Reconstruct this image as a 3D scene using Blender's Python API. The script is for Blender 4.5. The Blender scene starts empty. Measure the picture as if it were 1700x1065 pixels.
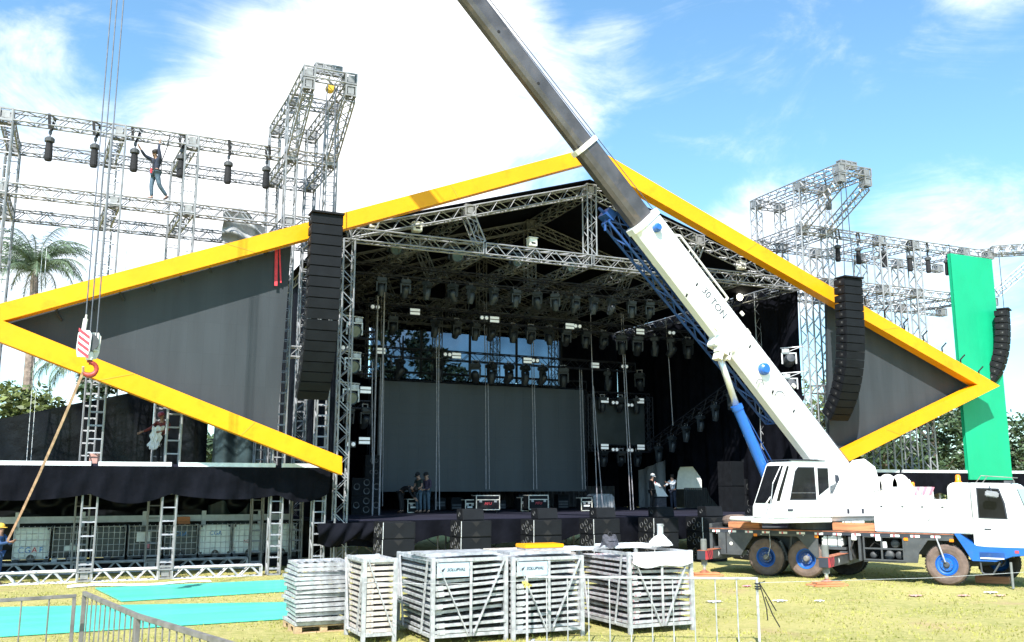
import bpy, bmesh, math, random
from mathutils import Vector, Matrix, Euler
random.seed(7)
sc = bpy.context.scene
COL = sc.collection
PI = math.pi
# ------------------------------------------------------------------ camera
EYE = 2.8                      # metres above the grass
YAW, PITCH = math.radians(24.2), math.radians(10.16)
FPX = 1537.0                   # focal length in pixels of a 1700 px wide frame
cd = bpy.data.cameras.new('camera'); cam = bpy.data.objects.new('camera', cd); COL.objects.link(cam)
cd.sensor_width = 36.0; cd.lens = FPX / 1700 * 36.0; cd.clip_start = 0.1; cd.clip_end = 4000
cam.location = (0, 0, EYE); cam.rotation_euler = (PI / 2 + PITCH, 0, -YAW)
sc.camera = cam
# ------------------------------------------------------------------ light
SUN_TRAVEL = Vector((0.70, 1.0, -1.38)).normalized()
SUN_EL = math.asin(-SUN_TRAVEL.z)
SUN_AZ = math.atan2(-SUN_TRAVEL.x, -SUN_TRAVEL.y)
sd = bpy.data.lights.new('sun', 'SUN'); sd.energy = 4.6; sd.angle = math.radians(0.5); sd.color = (1.0, 0.965, 0.91)
so = bpy.data.objects.new('sun', sd); COL.objects.link(so); so.rotation_euler = SUN_TRAVEL.to_track_quat('-Z', 'Y').to_euler()
sc.view_settings.view_transform = 'Standard'; sc.view_settings.look = 'None'; sc.view_settings.gamma = 1
sc.view_settings.exposure = 1.1
# pixel -> world helpers (pixels of the 1700x1065 photograph), only used to read off positions on known planes
_ca, _sa, _ct, _st = math.cos(YAW), math.sin(YAW), math.cos(PITCH), math.sin(PITCH)
def ray(px, py):
    u = (px - 850) / FPX; v = (532.5 - py) / FPX
    fw = _ct - v * _st
    return Vector((u * _ca + fw * _sa, -u * _sa + fw * _ca, _st + v * _ct))
def atY(px, py, Y):
    d = ray(px, py); return Vector((0, 0, EYE)) + d * (Y / d.y)
def atX(px, py, X):
    d = ray(px, py); return Vector((0, 0, EYE)) + d * (X / d.x)
def atZ(px, py, Z):
    d = ray(px, py); return Vector((0, 0, EYE)) + d * ((Z - EYE) / d.z)
# ------------------------------------------------------------------ sky
w = bpy.data.worlds.new('World'); sc.world = w; w.use_nodes = True
nt = w.node_tree; nt.nodes.clear()
def N(t, typ, **kw):
    n = t.nodes.new(typ)
    for k, v in kw.items(): setattr(n, k, v)
    return n
def math_node(t, op, a, b=None, clamp=False):
    n = N(t, 'ShaderNodeMath', operation=op, use_clamp=clamp)
    for i, x in enumerate((a, b)):
        if x is None: continue
        if isinstance(x, (int, float)): n.inputs[i].default_value = x
        else: t.links.new(x, n.inputs[i])
    return n.outputs[0]
def map_range(t, val, a, b, c=0.0, d=1.0, smooth=True):
    n = N(t, 'ShaderNodeMapRange'); n.interpolation_type = 'SMOOTHSTEP' if smooth else 'LINEAR'
    t.links.new(val, n.inputs[0])
    for i, x in enumerate((a, b, c, d)): n.inputs[1 + i].default_value = x
    return n.outputs[0]
out = N(nt, 'ShaderNodeOutputWorld'); bg = N(nt, 'ShaderNodeBackground'); nt.links.new(bg.outputs[0], out.inputs[0])
bg.inputs[1].default_value = 0.1
sky = N(nt, 'ShaderNodeTexSky', sky_type='NISHITA', sun_disc=False, sun_elevation=SUN_EL, sun_rotation=SUN_AZ % (2 * PI))
sky.air_density = 1.0; sky.dust_density = 0.6; sky.ozone_density = 1.3
tc = N(nt, 'ShaderNodeTexCoord'); gen = tc.outputs['Generated']
def bump_at(px, py, inner, outer):             # soft cloud bank round one direction of the sky
    d = ray(px, py).normalized()
    dp = N(nt, 'ShaderNodeVectorMath', operation='DOT_PRODUCT'); nt.links.new(gen, dp.inputs[0]); dp.inputs[1].default_value = d
    return map_range(nt, dp.outputs['Value'], math.cos(math.radians(outer)), math.cos(math.radians(inner)))
def noise_of(scale, detail, rough, dist=0.0, zs=2.2):
    mp = N(nt, 'ShaderNodeMapping'); nt.links.new(gen, mp.inputs[0]); mp.inputs['Scale'].default_value = (1, 1, zs)
    n = N(nt, 'ShaderNodeTexNoise'); nt.links.new(mp.outputs[0], n.inputs[0])
    n.inputs['Scale'].default_value = scale; n.inputs['Detail'].default_value = detail
    n.inputs['Roughness'].default_value = rough; n.inputs['Distortion'].default_value = dist
    return n.outputs[0]
bank = None
for px, py, a, b, k in ((620, 260, 3, 14, 1.0), (700, 60, 3, 10, .9), (420, 330, 2, 11, 1.0), (10, 130, 1, 5, .28), (1290, 420, 1, 6, .75), (1560, 430, 1, 7, .5), (1000, 110, 1, 4, .3), (830, 200, 1, 8, .72), (150, 420, 2, 11, .7), (480, 100, 1, 6, .28), (1640, -60, 1, 4, .5)):
    bmp = math_node(nt, 'MULTIPLY', bump_at(px, py, a, b), k)
    bank = bmp if bank is None else math_node(nt, 'MAXIMUM', bank, bmp)
dens = math_node(nt, 'ADD', bank, math_node(nt, 'MULTIPLY', math_node(nt, 'SUBTRACT', noise_of(5.0, 10, .64, .9), .5), 1.7))
fine = math_node(nt, 'MULTIPLY', math_node(nt, 'SUBTRACT', noise_of(17, 6, .6), .5), .5)
cl = map_range(nt, math_node(nt, 'ADD', dens, fine), .02, 1.12)
mixc = N(nt, 'ShaderNodeMix', data_type='RGBA'); nt.links.new(cl, mixc.inputs[0])
hs = N(nt, 'ShaderNodeMix', data_type='RGBA', blend_type='MULTIPLY'); hs.inputs[0].default_value = 1.0
nt.links.new(sky.outputs[0], hs.inputs[6]); hs.inputs[7].default_value = (0.98, 1.32, 1.36, 1)
nt.links.new(hs.outputs[2], mixc.inputs[6]); mixc.inputs[7].default_value = (8.2, 8.3, 8.5, 1)
nt.links.new(mixc.outputs[2], bg.inputs[0])
# ------------------------------------------------------------------ materials
def mat(name, col, rough=.6, metal=0.0, var=.12, scale=6.0, bump=0.0, bscale=60.0, tiles=None, col2=None, spec=.5, emit=0.0, dirt=None, dirt_amt=.5, coat=0.0, stretch=(1, 1, 1)):
    m = bpy.data.materials.new(name); m.use_nodes = True; t = m.node_tree
    b = t.nodes['Principled BSDF']; b.inputs['Roughness'].default_value = rough; b.inputs['Metallic'].default_value = metal
    b.inputs['Specular IOR Level'].default_value = spec; b.inputs['Coat Weight'].default_value = coat
    c4 = (*col, 1)
    tcn = N(t, 'ShaderNodeTexCoord'); mp = N(t, 'ShaderNodeMapping'); mp.inputs['Scale'].default_value = stretch; t.links.new(tcn.outputs['Object'], mp.inputs[0])
    nz = N(t, 'ShaderNodeTexNoise'); nz.inputs['Scale'].default_value = scale; nz.inputs['Detail'].default_value = 5; t.links.new(mp.outputs[0], nz.inputs[0])
    mx = N(t, 'ShaderNodeMix', data_type='RGBA')
    t.links.new(map_range(t, nz.outputs[0], .3, .7), mx.inputs[0])
    mx.inputs[6].default_value = (*[max(0, x * (1 - var)) for x in (col2 or col)], 1); mx.inputs[7].default_value = (*[min(1, x * (1 + var)) for x in col], 1)
    o = mx.outputs[2]
    if dirt:
        n2 = N(t, 'ShaderNodeTexNoise'); n2.inputs['Scale'].default_value = scale * 2.3; n2.inputs['Detail'].default_value = 8; n2.inputs['Roughness'].default_value = .7; t.links.new(mp.outputs[0], n2.inputs[0])
        m2 = N(t, 'ShaderNodeMix', data_type='RGBA'); t.links.new(map_range(t, n2.outputs[0], .52, .72, 0, dirt_amt), m2.inputs[0])
        t.links.new(o, m2.inputs[6]); m2.inputs[7].default_value = (*dirt, 1); o = m2.outputs[2]
    if tiles:                                    # square cabinets of a led wall, each a touch lighter or darker
        sp = N(t, 'ShaderNodeSeparateXYZ'); t.links.new(tcn.outputs['Object'], sp.inputs[0]); cb = N(t, 'ShaderNodeCombineXYZ'); t.links.new(sp.outputs[0], cb.inputs[0]); t.links.new(sp.outputs[2], cb.inputs[1])
        br = N(t, 'ShaderNodeTexBrick'); br.offset = 0; t.links.new(cb.outputs[0], br.inputs[0]); br.inputs['Scale'].default_value = 1; br.inputs['Brick Width'].default_value = tiles; br.inputs['Row Height'].default_value = tiles * 2; br.inputs['Mortar Size'].default_value = .006
        br.inputs['Color1'].default_value = (.97, .97, .97, 1); br.inputs['Color2'].default_value = (1.03, 1.03, 1.03, 1); br.inputs['Mortar'].default_value = (.88, .88, .88, 1)
        mt_ = N(t, 'ShaderNodeMix', data_type='RGBA', blend_type='MULTIPLY'); mt_.inputs[0].default_value = 1; t.links.new(o, mt_.inputs[6]); t.links.new(br.outputs[0], mt_.inputs[7]); o = mt_.outputs[2]
    t.links.new(o, b.inputs['Base Color'])
    if emit: b.inputs['Emission Color'].default_value = c4; b.inputs['Emission Strength'].default_value = emit
    if bump:
        n3 = N(t, 'ShaderNodeTexNoise'); n3.inputs['Scale'].default_value = bscale; n3.inputs['Detail'].default_value = 4; t.links.new(mp.outputs[0], n3.inputs[0])
        bp = N(t, 'ShaderNodeBump'); bp.inputs['Strength'].default_value = bump; bp.inputs['Distance'].default_value = .05
        t.links.new(n3.outputs[0], bp.inputs['Height']); t.links.new(bp.outputs[0], b.inputs['Normal'])
    return m
M = {}
M['alu'] = mat('truss_aluminium', (.275, .28, .29), .45, .35, .15, 3, dirt=(.17, .16, .15), dirt_amt=.4)
M['alu_shaded'] = mat('shaded_roof_truss_aluminium', (.20, .205, .215), .5, .3, .2, 3, dirt=(.2, .17, .13), dirt_amt=.4)  # same truss aluminium, interior shade painted in as a darker grey
M['block'] = mat('corner_block_aluminium', (.27, .27, .27), .5, .35, .2, 5, dirt=(.2, .17, .14), dirt_amt=.5)
M['black_steel'] = mat('black_truss_paint', (.018, .020, .028), .55, .0, .3, 4, spec=.4)
M['galv'] = mat('galvanised_steel', (.46, .47, .485), .42, .3, .25, 7, dirt=(.20, .15, .12), dirt_amt=.6)
M['galv_red'] = mat('galvanised_red_marked', (.50, .50, .52), .4, .35, .2, 7, dirt=(.42, .04, .08), dirt_amt=.95)
M['galv_worn'] = mat('worn_barrier_steel', (.20, .19, .18), .5, .25, .25, 5, dirt=(.13, .08, .05), dirt_amt=.65)
M['cloth'] = mat('black_stage_cloth', (.004, .005, .009), .9, 0, .3, 1.2, .5, 3.0, spec=.1)
M['cloth2'] = mat('sheer_black_cloth', (.0045, .005, .008), .8, 0, .3, 1.5, .6, 3.0, spec=.06)
M['tarp'] = mat('black_plastic_sheet', (.005, .006, .008), .34, 0, .3, 1.2, 1.0, 1.6, spec=.22)
M['tarp_green'] = mat('dark_green_tarp', (.03, .05, .055), .35, 0, .3, 1.2, .8, 2.0, spec=.5)
M['carpet'] = mat('dark_stage_carpet', (.014, .014, .027), .9, 0, .25, .8, .3, 30, spec=.2)
M['yellow'] = mat('yellow_vinyl', (.80, .335, .003), .42, 0, .06, .5, .55, 1.1, spec=.3, dirt=(.74, .22, .002), dirt_amt=.6)
M['green'] = mat('green_vinyl', (.009, .37, .18), .40, 0, .08, .5, .5, .9, spec=.3)
M['turq'] = mat('turquoise_vinyl', (.085, .52, .39), .35, 0, .10, .6, .2, 1.2, spec=.5, stretch=(.3, 2.5, 1))
M['screen'] = mat('led_screen_grey', (.037, .044, .051), .6, 0, .10, .9, .08, 20, spec=.3, tiles=.5, stretch=(2.5, 1, .3))
M['led'] = mat('led_wall_grey', (.055, .065, .076), .5, 0, .08, .5, .05, 20, spec=.35, stretch=(2, 1, .3))
M['spk'] = mat('speaker_black', (.009, .010, .0125), .65, 0, .25, 5, .2, 60, spec=.2)
M['spk_grille'] = mat('speaker_grille', (.008, .0095, .012), .7, .0, .15, 2.0, .25, 140, spec=.15)
M['cone'] = mat('speaker_cone', (.09, .09, .09), .35, 0, .4, 9)
M['hole'] = mat('dark_recess', (.006, .006, .007), .8, 0, .2, 5)
M['white'] = mat('white_truck_paint', (.80, .81, .80), .3, 0, .035, 1.2, coat=.3, dirt=(.40, .37, .32), dirt_amt=.38)
M['cream'] = mat('off_white_paint', (.74, .72, .64), .4, 0, .06, 3, dirt=(.4, .33, .25), dirt_amt=.4)
M['blue'] = mat('blue_truck_paint', (.012, .12, .46), .32, 0, .08, 2, coat=.4, dirt=(.08, .13, .3), dirt_amt=.3)
M['jibblue'] = mat('dark_blue_paint', (.012, .06, .22), .45, 0, .2, 3, dirt=(.1, .12, .2), dirt_amt=.5)
M['grey_steel'] = mat('dark_grey_chassis', (.058, .063, .068), .55, 0, .2, 3, dirt=(.14, .12, .10), dirt_amt=.5)
M['boomdark'] = mat('bare_boom_steel', (.115, .105, .105), .38, .55, .25, 1.6, dirt=(.20, .15, .13), dirt_amt=.55, stretch=(1, 1, 1))
M['chrome'] = mat('chrome_rod', (.70, .72, .73), .32, .55, .03, 4)
M['rubber'] = mat('dusty_tyre_rubber', (.15, .105, .085), .85, 0, .25, 4, .4, 40, dirt=(.04, .036, .034), dirt_amt=.6)
M['rubber_tread'] = mat('black_tread_rubber', (.035, .032, .03), .85, 0, .3, 6, .5, 30, dirt=(.15, .1, .08), dirt_amt=.4)
M['glass'] = mat('dark_window_glass', (.010, .011, .013), .08, 0, .3, 2, spec=.22)
M['glass_blue'] = mat('windscreen_glass', (.05, .09, .14), .05, 0, .2, 1.5, spec=.7)
M['red'] = mat('red_paint', (.55, .02, .04), .45, 0, .15, 3)
M['hookred'] = mat('worn_red_hook', (.36, .045, .03), .5, .1, .3, 9, dirt=(.10, .05, .04), dirt_amt=.6)
M['orange'] = mat('amber_lens', (.85, .24, .01), .3, 0, .1, 6)
M['wood'] = mat('orange_wood_block', (.50, .20, .09), .75, 0, .3, 3, .3, 20, stretch=(.5, 5, 5))
M['pallet'] = mat('pallet_wood', (.47, .33, .19), .8, 0, .25, 4, .3, 25)
M['rust'] = mat('rusty_edge', (.30, .10, .05), .7, 0, .4, 6)
M['plastic_white'] = mat('milky_tank_plastic', (.80, .86, .83), .45, 0, .08, 1.4, dirt=(.52, .58, .53), dirt_amt=.5)
M['plastic_black'] = mat('black_tank_plastic', (.035, .042, .044), .4, 0, .2, 1.5)
M['cage'] = mat('tank_cage_steel', (.62, .63, .64), .45, .3, .2, 6)
M['paper'] = mat('white_label', (.78, .80, .80), .6, 0, .05, 5)
M['pink'] = mat('pink_label', (.75, .25, .32), .6, 0, .1, 5)
M['textblue'] = mat('blue_lettering', (.04, .25, .62), .5, 0, .1, 5)
M['textred'] = mat('red_lettering', (.60, .06, .08), .5, 0, .1, 5)
M['ink'] = mat('dark_lettering', (.03, .035, .05), .5, 0, .1, 5)
M['strap'] = mat('black_strap', (.012, .012, .014), .8, 0, .3, 9)
M['sling'] = mat('worn_orange_sling', (.55, .33, .22), .75, 0, .25, 6, dirt=(.22, .12, .09), dirt_amt=.5)
M['redstrap'] = mat('red_ratchet_strap', (.70, .05, .07), .7, 0, .1, 6)
M['cable'] = mat('steel_wire_rope', (.10, .11, .13), .5, .4, .2, 9)
M['cable_light'] = mat('pale_hanging_cable', (.34, .33, .36), .6, .2, .2, 9)
M['white_plank'] = mat('pale_deck_edge', (.66, .68, .70), .45, .2, .1, 4, dirt=(.4, .38, .35), dirt_amt=.4)
M['white_cloth'] = mat('white_bundle', (.80, .80, .79), .8, 0, .04, 8, .6, 14)
M['grey_cover'] = mat('grey_cover', (.27, .28, .30), .7, 0, .1, 4, .5, 8)
M['clear'] = mat('crumpled_grey_plastic', (.33, .34, .35), .25, 0, .25, 3, .9, 4)
M['lamp_white'] = mat('lit_strobe_panel', (.80, .86, .88), .4, 0, .02, 4, emit=.16)
M['lamp_hot'] = mat('lit_work_lamp', (1.0, .93, .72), .4, 0, .02, 4, emit=9.0)
M['lens'] = mat('fixture_lens', (.10, .15, .16), .1, 0, .2, 6, spec=.7)
M['fixture'] = mat('moving_head_body', (.030, .038, .048), .45, 0, .2, 6)
M['fixture_dark'] = mat('moving_head_black', (.013, .016, .021), .5, 0, .2, 6)
M['skin'] = mat('skin', (.40, .23, .16), .55, 0, .1, 12)
M['skin_dark'] = mat('skin_tanned', (.28, .15, .10), .55, 0, .1, 12)
M['eye'] = mat('dark_eye', (.02, .015, .012), .3, 0, .1, 12)
M['jeans'] = mat('blue_jeans', (.07, .115, .16), .8, 0, .2, 14)
M['navy'] = mat('navy_cloth', (.022, .03, .055), .8, 0, .2, 12)
M['blackcloth'] = mat('black_cotton', (.012, .012, .015), .85, 0, .3, 12)
M['purple'] = mat('plum_shirt', (.05, .035, .065), .8, 0, .2, 12)
M['whiteshirt'] = mat('pale_blue_shirt', (.50, .55, .62), .8, 0, .08, 12)
M['maroon'] = mat('maroon_jacket', (.14, .022, .020), .8, 0, .3, 12, dirt=(.5, .12, .04), dirt_amt=.5)
M['darkgreen'] = mat('dark_green_shirt', (.03, .045, .04), .8, 0, .2, 12)
M['boots'] = mat('brown_boots', (.055, .03, .025), .7, 0, .2, 12)
M['workblue'] = mat('blue_overalls', (.02, .06, .16), .8, 0, .2, 12)
M['yellowhat'] = mat('yellow_helmet', (.72, .46, .07), .35, 0, .08, 6)
M['whitehat'] = mat('white_helmet', (.82, .82, .82), .35, 0, .05, 6)
M['redhat'] = mat('red_helmet', (.28, .03, .05), .35, 0, .1, 6)
M['bark'] = mat('palm_bark', (.22, .17, .14), .85, 0, .3, 5, .5, 12)
M['bark2'] = mat('tree_bark', (.10, .08, .06), .9, 0, .3, 5, .6, 12)
M['leaf_palm'] = mat('palm_leaf', (.13, .18, .11), .5, 0, .35, 3, col2=(.09, .135, .075))
M['leaf'] = mat('dark_leaf', (.05, .085, .035), .55, 0, .4, 1.1, col2=(.030, .055, .022))
M['leaf2'] = mat('olive_leaf', (.14, .17, .05), .55, 0, .4, 1.1, col2=(.06, .09, .03))
M['concrete'] = mat('grey_post', (.16, .17, .16), .8, 0, .2, 3)

def grass_ground():
    m = bpy.data.materials.new('grass_field'); m.use_nodes = True; t = m.node_tree; b = t.nodes['Principled BSDF']; b.inputs['Roughness'].default_value = .9; b.inputs['Specular IOR Level'].default_value = .1
    tcn = N(t, 'ShaderNodeTexCoord')
    def nz(s, d, st=(1, 1, 1)):
        mp = N(t, 'ShaderNodeMapping'); mp.inputs['Scale'].default_value = st; t.links.new(tcn.outputs['Object'], mp.inputs[0])
        n = N(t, 'ShaderNodeTexNoise'); n.inputs['Scale'].default_value = s; n.inputs['Detail'].default_value = d; n.inputs['Roughness'].default_value = .65; t.links.new(mp.outputs[0], n.inputs[0]); return n.outputs[0]
    def mix(f, a, c):
        x = N(t, 'ShaderNodeMix', data_type='RGBA'); t.links.new(f, x.inputs[0])
        for i, v in ((6, a), (7, c)):
            if isinstance(v, tuple): x.inputs[i].default_value = (*v, 1)
            else: t.links.new(v, x.inputs[i])
        return x.outputs[2]
    base = mix(map_range(t, nz(.35, 6), .35, .65), (.31, .31, .095), (.46, .41, .15))
    base = mix(map_range(t, nz(5, 5), .35, .72), base, (.53, .46, .20))
    base = mix(map_range(t, nz(26, 5), .53, .68, 0, .75), base, (.15, .175, .04))
    base = mix(map_range(t, nz(.45, 6), .55, .72, 0, .8), base, (.46, .33, .18))
    t.links.new(base, b.inputs['Base Color'])
    bp = N(t, 'ShaderNodeBump'); bp.inputs['Strength'].default_value = .9; bp.inputs['Distance'].default_value = .06; t.links.new(nz(40, 6), bp.inputs['Height']); t.links.new(bp.outputs[0], b.inputs['Normal'])
    return m
M['grass'] = grass_ground()
M['blade'] = mat('grass_blade', (.34, .325, .085), .8, 0, .2, 2.0, col2=(.24, .26, .06), spec=.15)

def see_through(name, col, k):                 # a fine mesh one can look through
    m = bpy.data.materials.new(name); m.use_nodes = True; t = m.node_tree; b = t.nodes['Principled BSDF']
    b.inputs['Base Color'].default_value = (*col, 1); b.inputs['Roughness'].default_value = .8
    tr = N(t, 'ShaderNodeBsdfTransparent'); tr.inputs[0].default_value = (.72, .82, .95, 1); mx = N(t, 'ShaderNodeMixShader')
    tcn = N(t, 'ShaderNodeTexCoord'); n = N(t, 'ShaderNodeTexNoise'); n.inputs['Scale'].default_value = .5; t.links.new(tcn.outputs['Object'], n.inputs[0])
    t.links.new(map_range(t, n.outputs[0], .2, .8, k * .8, k * 1.2), mx.inputs[0])
    t.links.new(b.outputs[0], mx.inputs[1]); t.links.new(tr.outputs[0], mx.inputs[2]); t.links.new(mx.outputs[0], t.nodes['Material Output'].inputs[0])
    return m
M['scrim'] = see_through('dark_scrim', (.010, .014, .022), .42)
# ------------------------------------------------------------------ builders
RM = {}                                        # inverse world matrix of things built from world coordinates
class MB:
    def __init__(s): s.v = []; s.f = []; s.m = []; s.k = 0
    def add(s, vs, fs):
        o = len(s.v); s.v += [Vector(p) for p in vs]; s.f += [tuple(i + o for i in f) for f in fs]; s.m += [s.k] * len(fs); return s
    def hexa(s, p):                            # 4 bottom, 4 top corners
        return s.add(p, [(0, 3, 2, 1), (4, 5, 6, 7), (0, 1, 5, 4), (1, 2, 6, 5), (2, 3, 7, 6), (3, 0, 4, 7)])
    def box(s, x0, x1, y0, y1, z0, z1):
        return s.hexa([(x0, y0, z0), (x1, y0, z0), (x1, y1, z0), (x0, y1, z0), (x0, y0, z1), (x1, y0, z1), (x1, y1, z1), (x0, y1, z1)])
    def obox(s, c, size, R):                   # oriented box
        c = Vector(c); h = [x / 2 for x in size]
        ps = [c + R @ Vector((sx * h[0], sy * h[1], sz * h[2])) for sz in (-1, 1) for sx, sy in ((-1, -1), (1, -1), (1, 1), (-1, 1))]
        return s.hexa(ps)
    def tube(s, p, q, r, n=5, r2=None, caps=True, ph=0.0):
        p, q = Vector(p), Vector(q); d = q - p
        if d.length < 1e-6: return s
        d.normalize(); a = d.orthogonal().normalized(); b = d.cross(a); r2 = r if r2 is None else r2
        vs = [o + (a * math.cos(2 * PI * i / n + ph) + b * math.sin(2 * PI * i / n + ph)) * rr for o, rr in ((p, r), (q, r2)) for i in range(n)]
        fs = [(i, (i + 1) % n, n + (i + 1) % n, n + i) for i in range(n)]
        if caps: fs += [tuple(range(n - 1, -1, -1)), tuple(range(n, 2 * n))]
        return s.add(vs, fs)
    def path(s, pts, r, n=5):
        for a, b in zip(pts, pts[1:]): s.tube(a, b, r, n)
        return s
    def bar(s, p, q, wd, ht, up=(0, 0, 1)):     # rectangular bar from p to q
        p, q = Vector(p), Vector(q); d = (q - p).normalized(); u = Vector(up)
        sd = d.cross(u)
        sd = d.orthogonal() if sd.length < 1e-4 else sd
        sd.normalize(); u = sd.cross(d).normalized()
        ps = [o + sd * (x * wd / 2) + u * (y * ht / 2) for o in (p, q) for x, y in ((-1, -1), (1, -1), (1, 1), (-1, 1))]
        return s.add(ps, [(0, 1, 2, 3), (7, 6, 5, 4), (0, 4, 5, 1), (1, 5, 6, 2), (2, 6, 7, 3), (3, 7, 4, 0)])
    def prism(s, pts, d):                      # polygon pushed along vector d
        n = len(pts); d = Vector(d); pts = [Vector(p) for p in pts]
        return s.add(pts + [p + d for p in pts], [tuple(range(n)), tuple(range(2 * n - 1, n - 1, -1))] + [(i, i + n, (i + 1) % n + n, (i + 1) % n) for i in range(n)])
    def lathe(s, prof, c=(0, 0, 0), ax=(0, 0, 1), n=14):
        c, ax = Vector(c), Vector(ax).normalized(); a = ax.orthogonal().normalized(); b = ax.cross(a)
        vs = [c + ax * h + (a * math.cos(2 * PI * i / n) + b * math.sin(2 * PI * i / n)) * r for r, h in prof for i in range(n)]
        fs = [(j * n + i, j * n + (i + 1) % n, (j + 1) * n + (i + 1) % n, (j + 1) * n + i) for j in range(len(prof) - 1) for i in range(n)]
        return s.add(vs, fs)
    def grid(s, fn, nu, nv):                   # sheet: fn(u, v) -> point
        vs = [fn(i / nu, j / nv) for j in range(nv + 1) for i in range(nu + 1)]
        return s.add(vs, [(j * (nu + 1) + i, j * (nu + 1) + i + 1, (j + 1) * (nu + 1) + i + 1, (j + 1) * (nu + 1) + i) for j in range(nv) for i in range(nu)])
    def loft(s, rings, caps=True):
        n = len(rings[0]); vs = [p for r in rings for p in r]
        fs = [(j * n + i, j * n + (i + 1) % n, (j + 1) * n + (i + 1) % n, (j + 1) * n + i) for j in range(len(rings) - 1) for i in range(n)]
        if caps: fs += [tuple(range(n - 1, -1, -1)), tuple(range((len(rings) - 1) * n, len(rings) * n))]
        return s.add(vs, fs)
    def build(s, name, m, parent=None, smooth=False, bevel=0.0, solid=0.0):
        me = bpy.data.meshes.new(name); inv = RM.get(parent.name) if parent else None
        vs = [inv @ v for v in s.v] if inv else s.v
        me.from_pydata([tuple(v) for v in vs], [], s.f); ms = m if isinstance(m, (list, tuple)) else [m]
        for x in ms: me.materials.append(M[x] if isinstance(x, str) else x)
        if len(ms) > 1: me.polygons.foreach_set('material_index', s.m)
        bm = bmesh.new(); bm.from_mesh(me); bmesh.ops.recalc_face_normals(bm, faces=bm.faces)
        if bevel: bmesh.ops.bevel(bm, geom=[e for e in bm.edges if len(e.link_faces) == 2 and e.calc_face_angle(0) > .5], offset=bevel, segments=2, affect='EDGES', clamp_overlap=True)
        bm.to_mesh(me); bm.free()
        o = bpy.data.objects.new(name, me); COL.objects.link(o)
        if smooth: me.shade_smooth()
        if solid:
            md = o.modifiers.new('thickness', 'SOLIDIFY'); md.thickness = solid
        if parent:
            o.parent = parent
            if inv: RM[o.name] = inv
        return o
def tag(o, label, cat, group=None, kind=None):
    o['label'] = label; o['category'] = cat
    if group: o['group'] = group
    if kind: o['kind'] = kind
    return o
def thing(name, label, cat, loc=(0, 0, 0), rz=0.0, group=None, world=False, rot=None):
    o = bpy.data.objects.new(name, None); COL.objects.link(o); o.empty_display_size = .3
    o.location = loc; o.rotation_euler = rot if rot else (0, 0, rz)
    if world: RM[o.name] = (Matrix.Translation(loc) @ Euler(o.rotation_euler).to_matrix().to_4x4()).inverted()
    return tag(o, label, cat, group)
KIDS = {}
def children(o): return [c for c in sc.objects if c.parent == o]
def dup(o, loc, rot=(0, 0, 0), label=None, parent=None):
    c = o.copy(); COL.objects.link(c)
    if parent is None: c.location = loc; c.rotation_euler = rot
    else: c.parent = parent
    if label: c['label'] = label
    if o.name not in KIDS: KIDS[o.name] = children(o)
    for ch in KIDS[o.name]: dup(ch, None, parent=c)
    return c
def rnd(a, b): return random.uniform(a, b)
def text_mesh(txt, size, name, m, parent, R, loc, shear=0.0, ext=.004):
    cu = bpy.data.curves.new(name, 'FONT'); cu.body = txt; cu.size = size; cu.extrude = ext; cu.align_x = 'CENTER'; cu.align_y = 'CENTER'; cu.shear = shear
    tmp = bpy.data.objects.new(name, cu); COL.objects.link(tmp)
    me = bpy.data.meshes.new_from_object(tmp.evaluated_get(bpy.context.evaluated_depsgraph_get())); bpy.data.objects.remove(tmp)
    mt = Matrix.Translation(loc) @ R.to_4x4()
    inv = RM.get(parent.name) if parent else None
    me.transform(inv @ mt if inv else mt); me.materials.clear(); me.materials.append(M[m])
    o = bpy.data.objects.new(name, me); COL.objects.link(o); o.parent = parent
    if inv: RM[o.name] = inv
    return o
FACING = Matrix(((1, 0, 0), (0, 0, -1), (0, 1, 0)))      # text in the XZ plane that reads from -Y

def truss(mb, p, q, w=.38, h=None, style='zig', r=.031, rb=.019, step=None, up=None):
    p, q = Vector(p), Vector(q); d = q - p; L = d.length; d.normalize(); h = h or w
    u = Vector(up) if up else (Vector((0, 1, 0)) if abs(d.z) > .75 else Vector((0, 0, 1)))
    s = d.cross(u).normalized(); u = s.cross(d).normalized()
    cs = [s * (x * w / 2) + u * (y * h / 2) for x, y in ((-1, -1), (1, -1), (1, 1), (-1, 1))]
    for c in cs: mb.tube(p + c, q + c, r, 5)
    step = step or w * 1.0
    n = max(1, round(L / step)); st = L / n
    for k in range(4):
        a, b = ((cs[0], cs[1]), (cs[1], cs[2]), (cs[3], cs[2]), (cs[0], cs[3]))[k]
        lad = style == 'ladder' and k in (0, 2)
        for i in range(n):
            x, y = p + d * (i * st), p + d * ((i + 1) * st)
            if lad: mb.tube(x + a + d * st * .5, x + b + d * st * .5, rb, 3, caps=False)
            elif i % 2 == 0: mb.tube(x + a, y + b, rb, 3, caps=False)
            else: mb.tube(x + b, y + a, rb, 3, caps=False)
        for e in (p, q): mb.tube(e + a, e + b, rb * 1.3, 4, caps=False)
    return mb
def beam(parent, p, q, name='beam', m='alu', **kw): return truss(MB(), p, q, **kw).build(name, m, parent)
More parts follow.
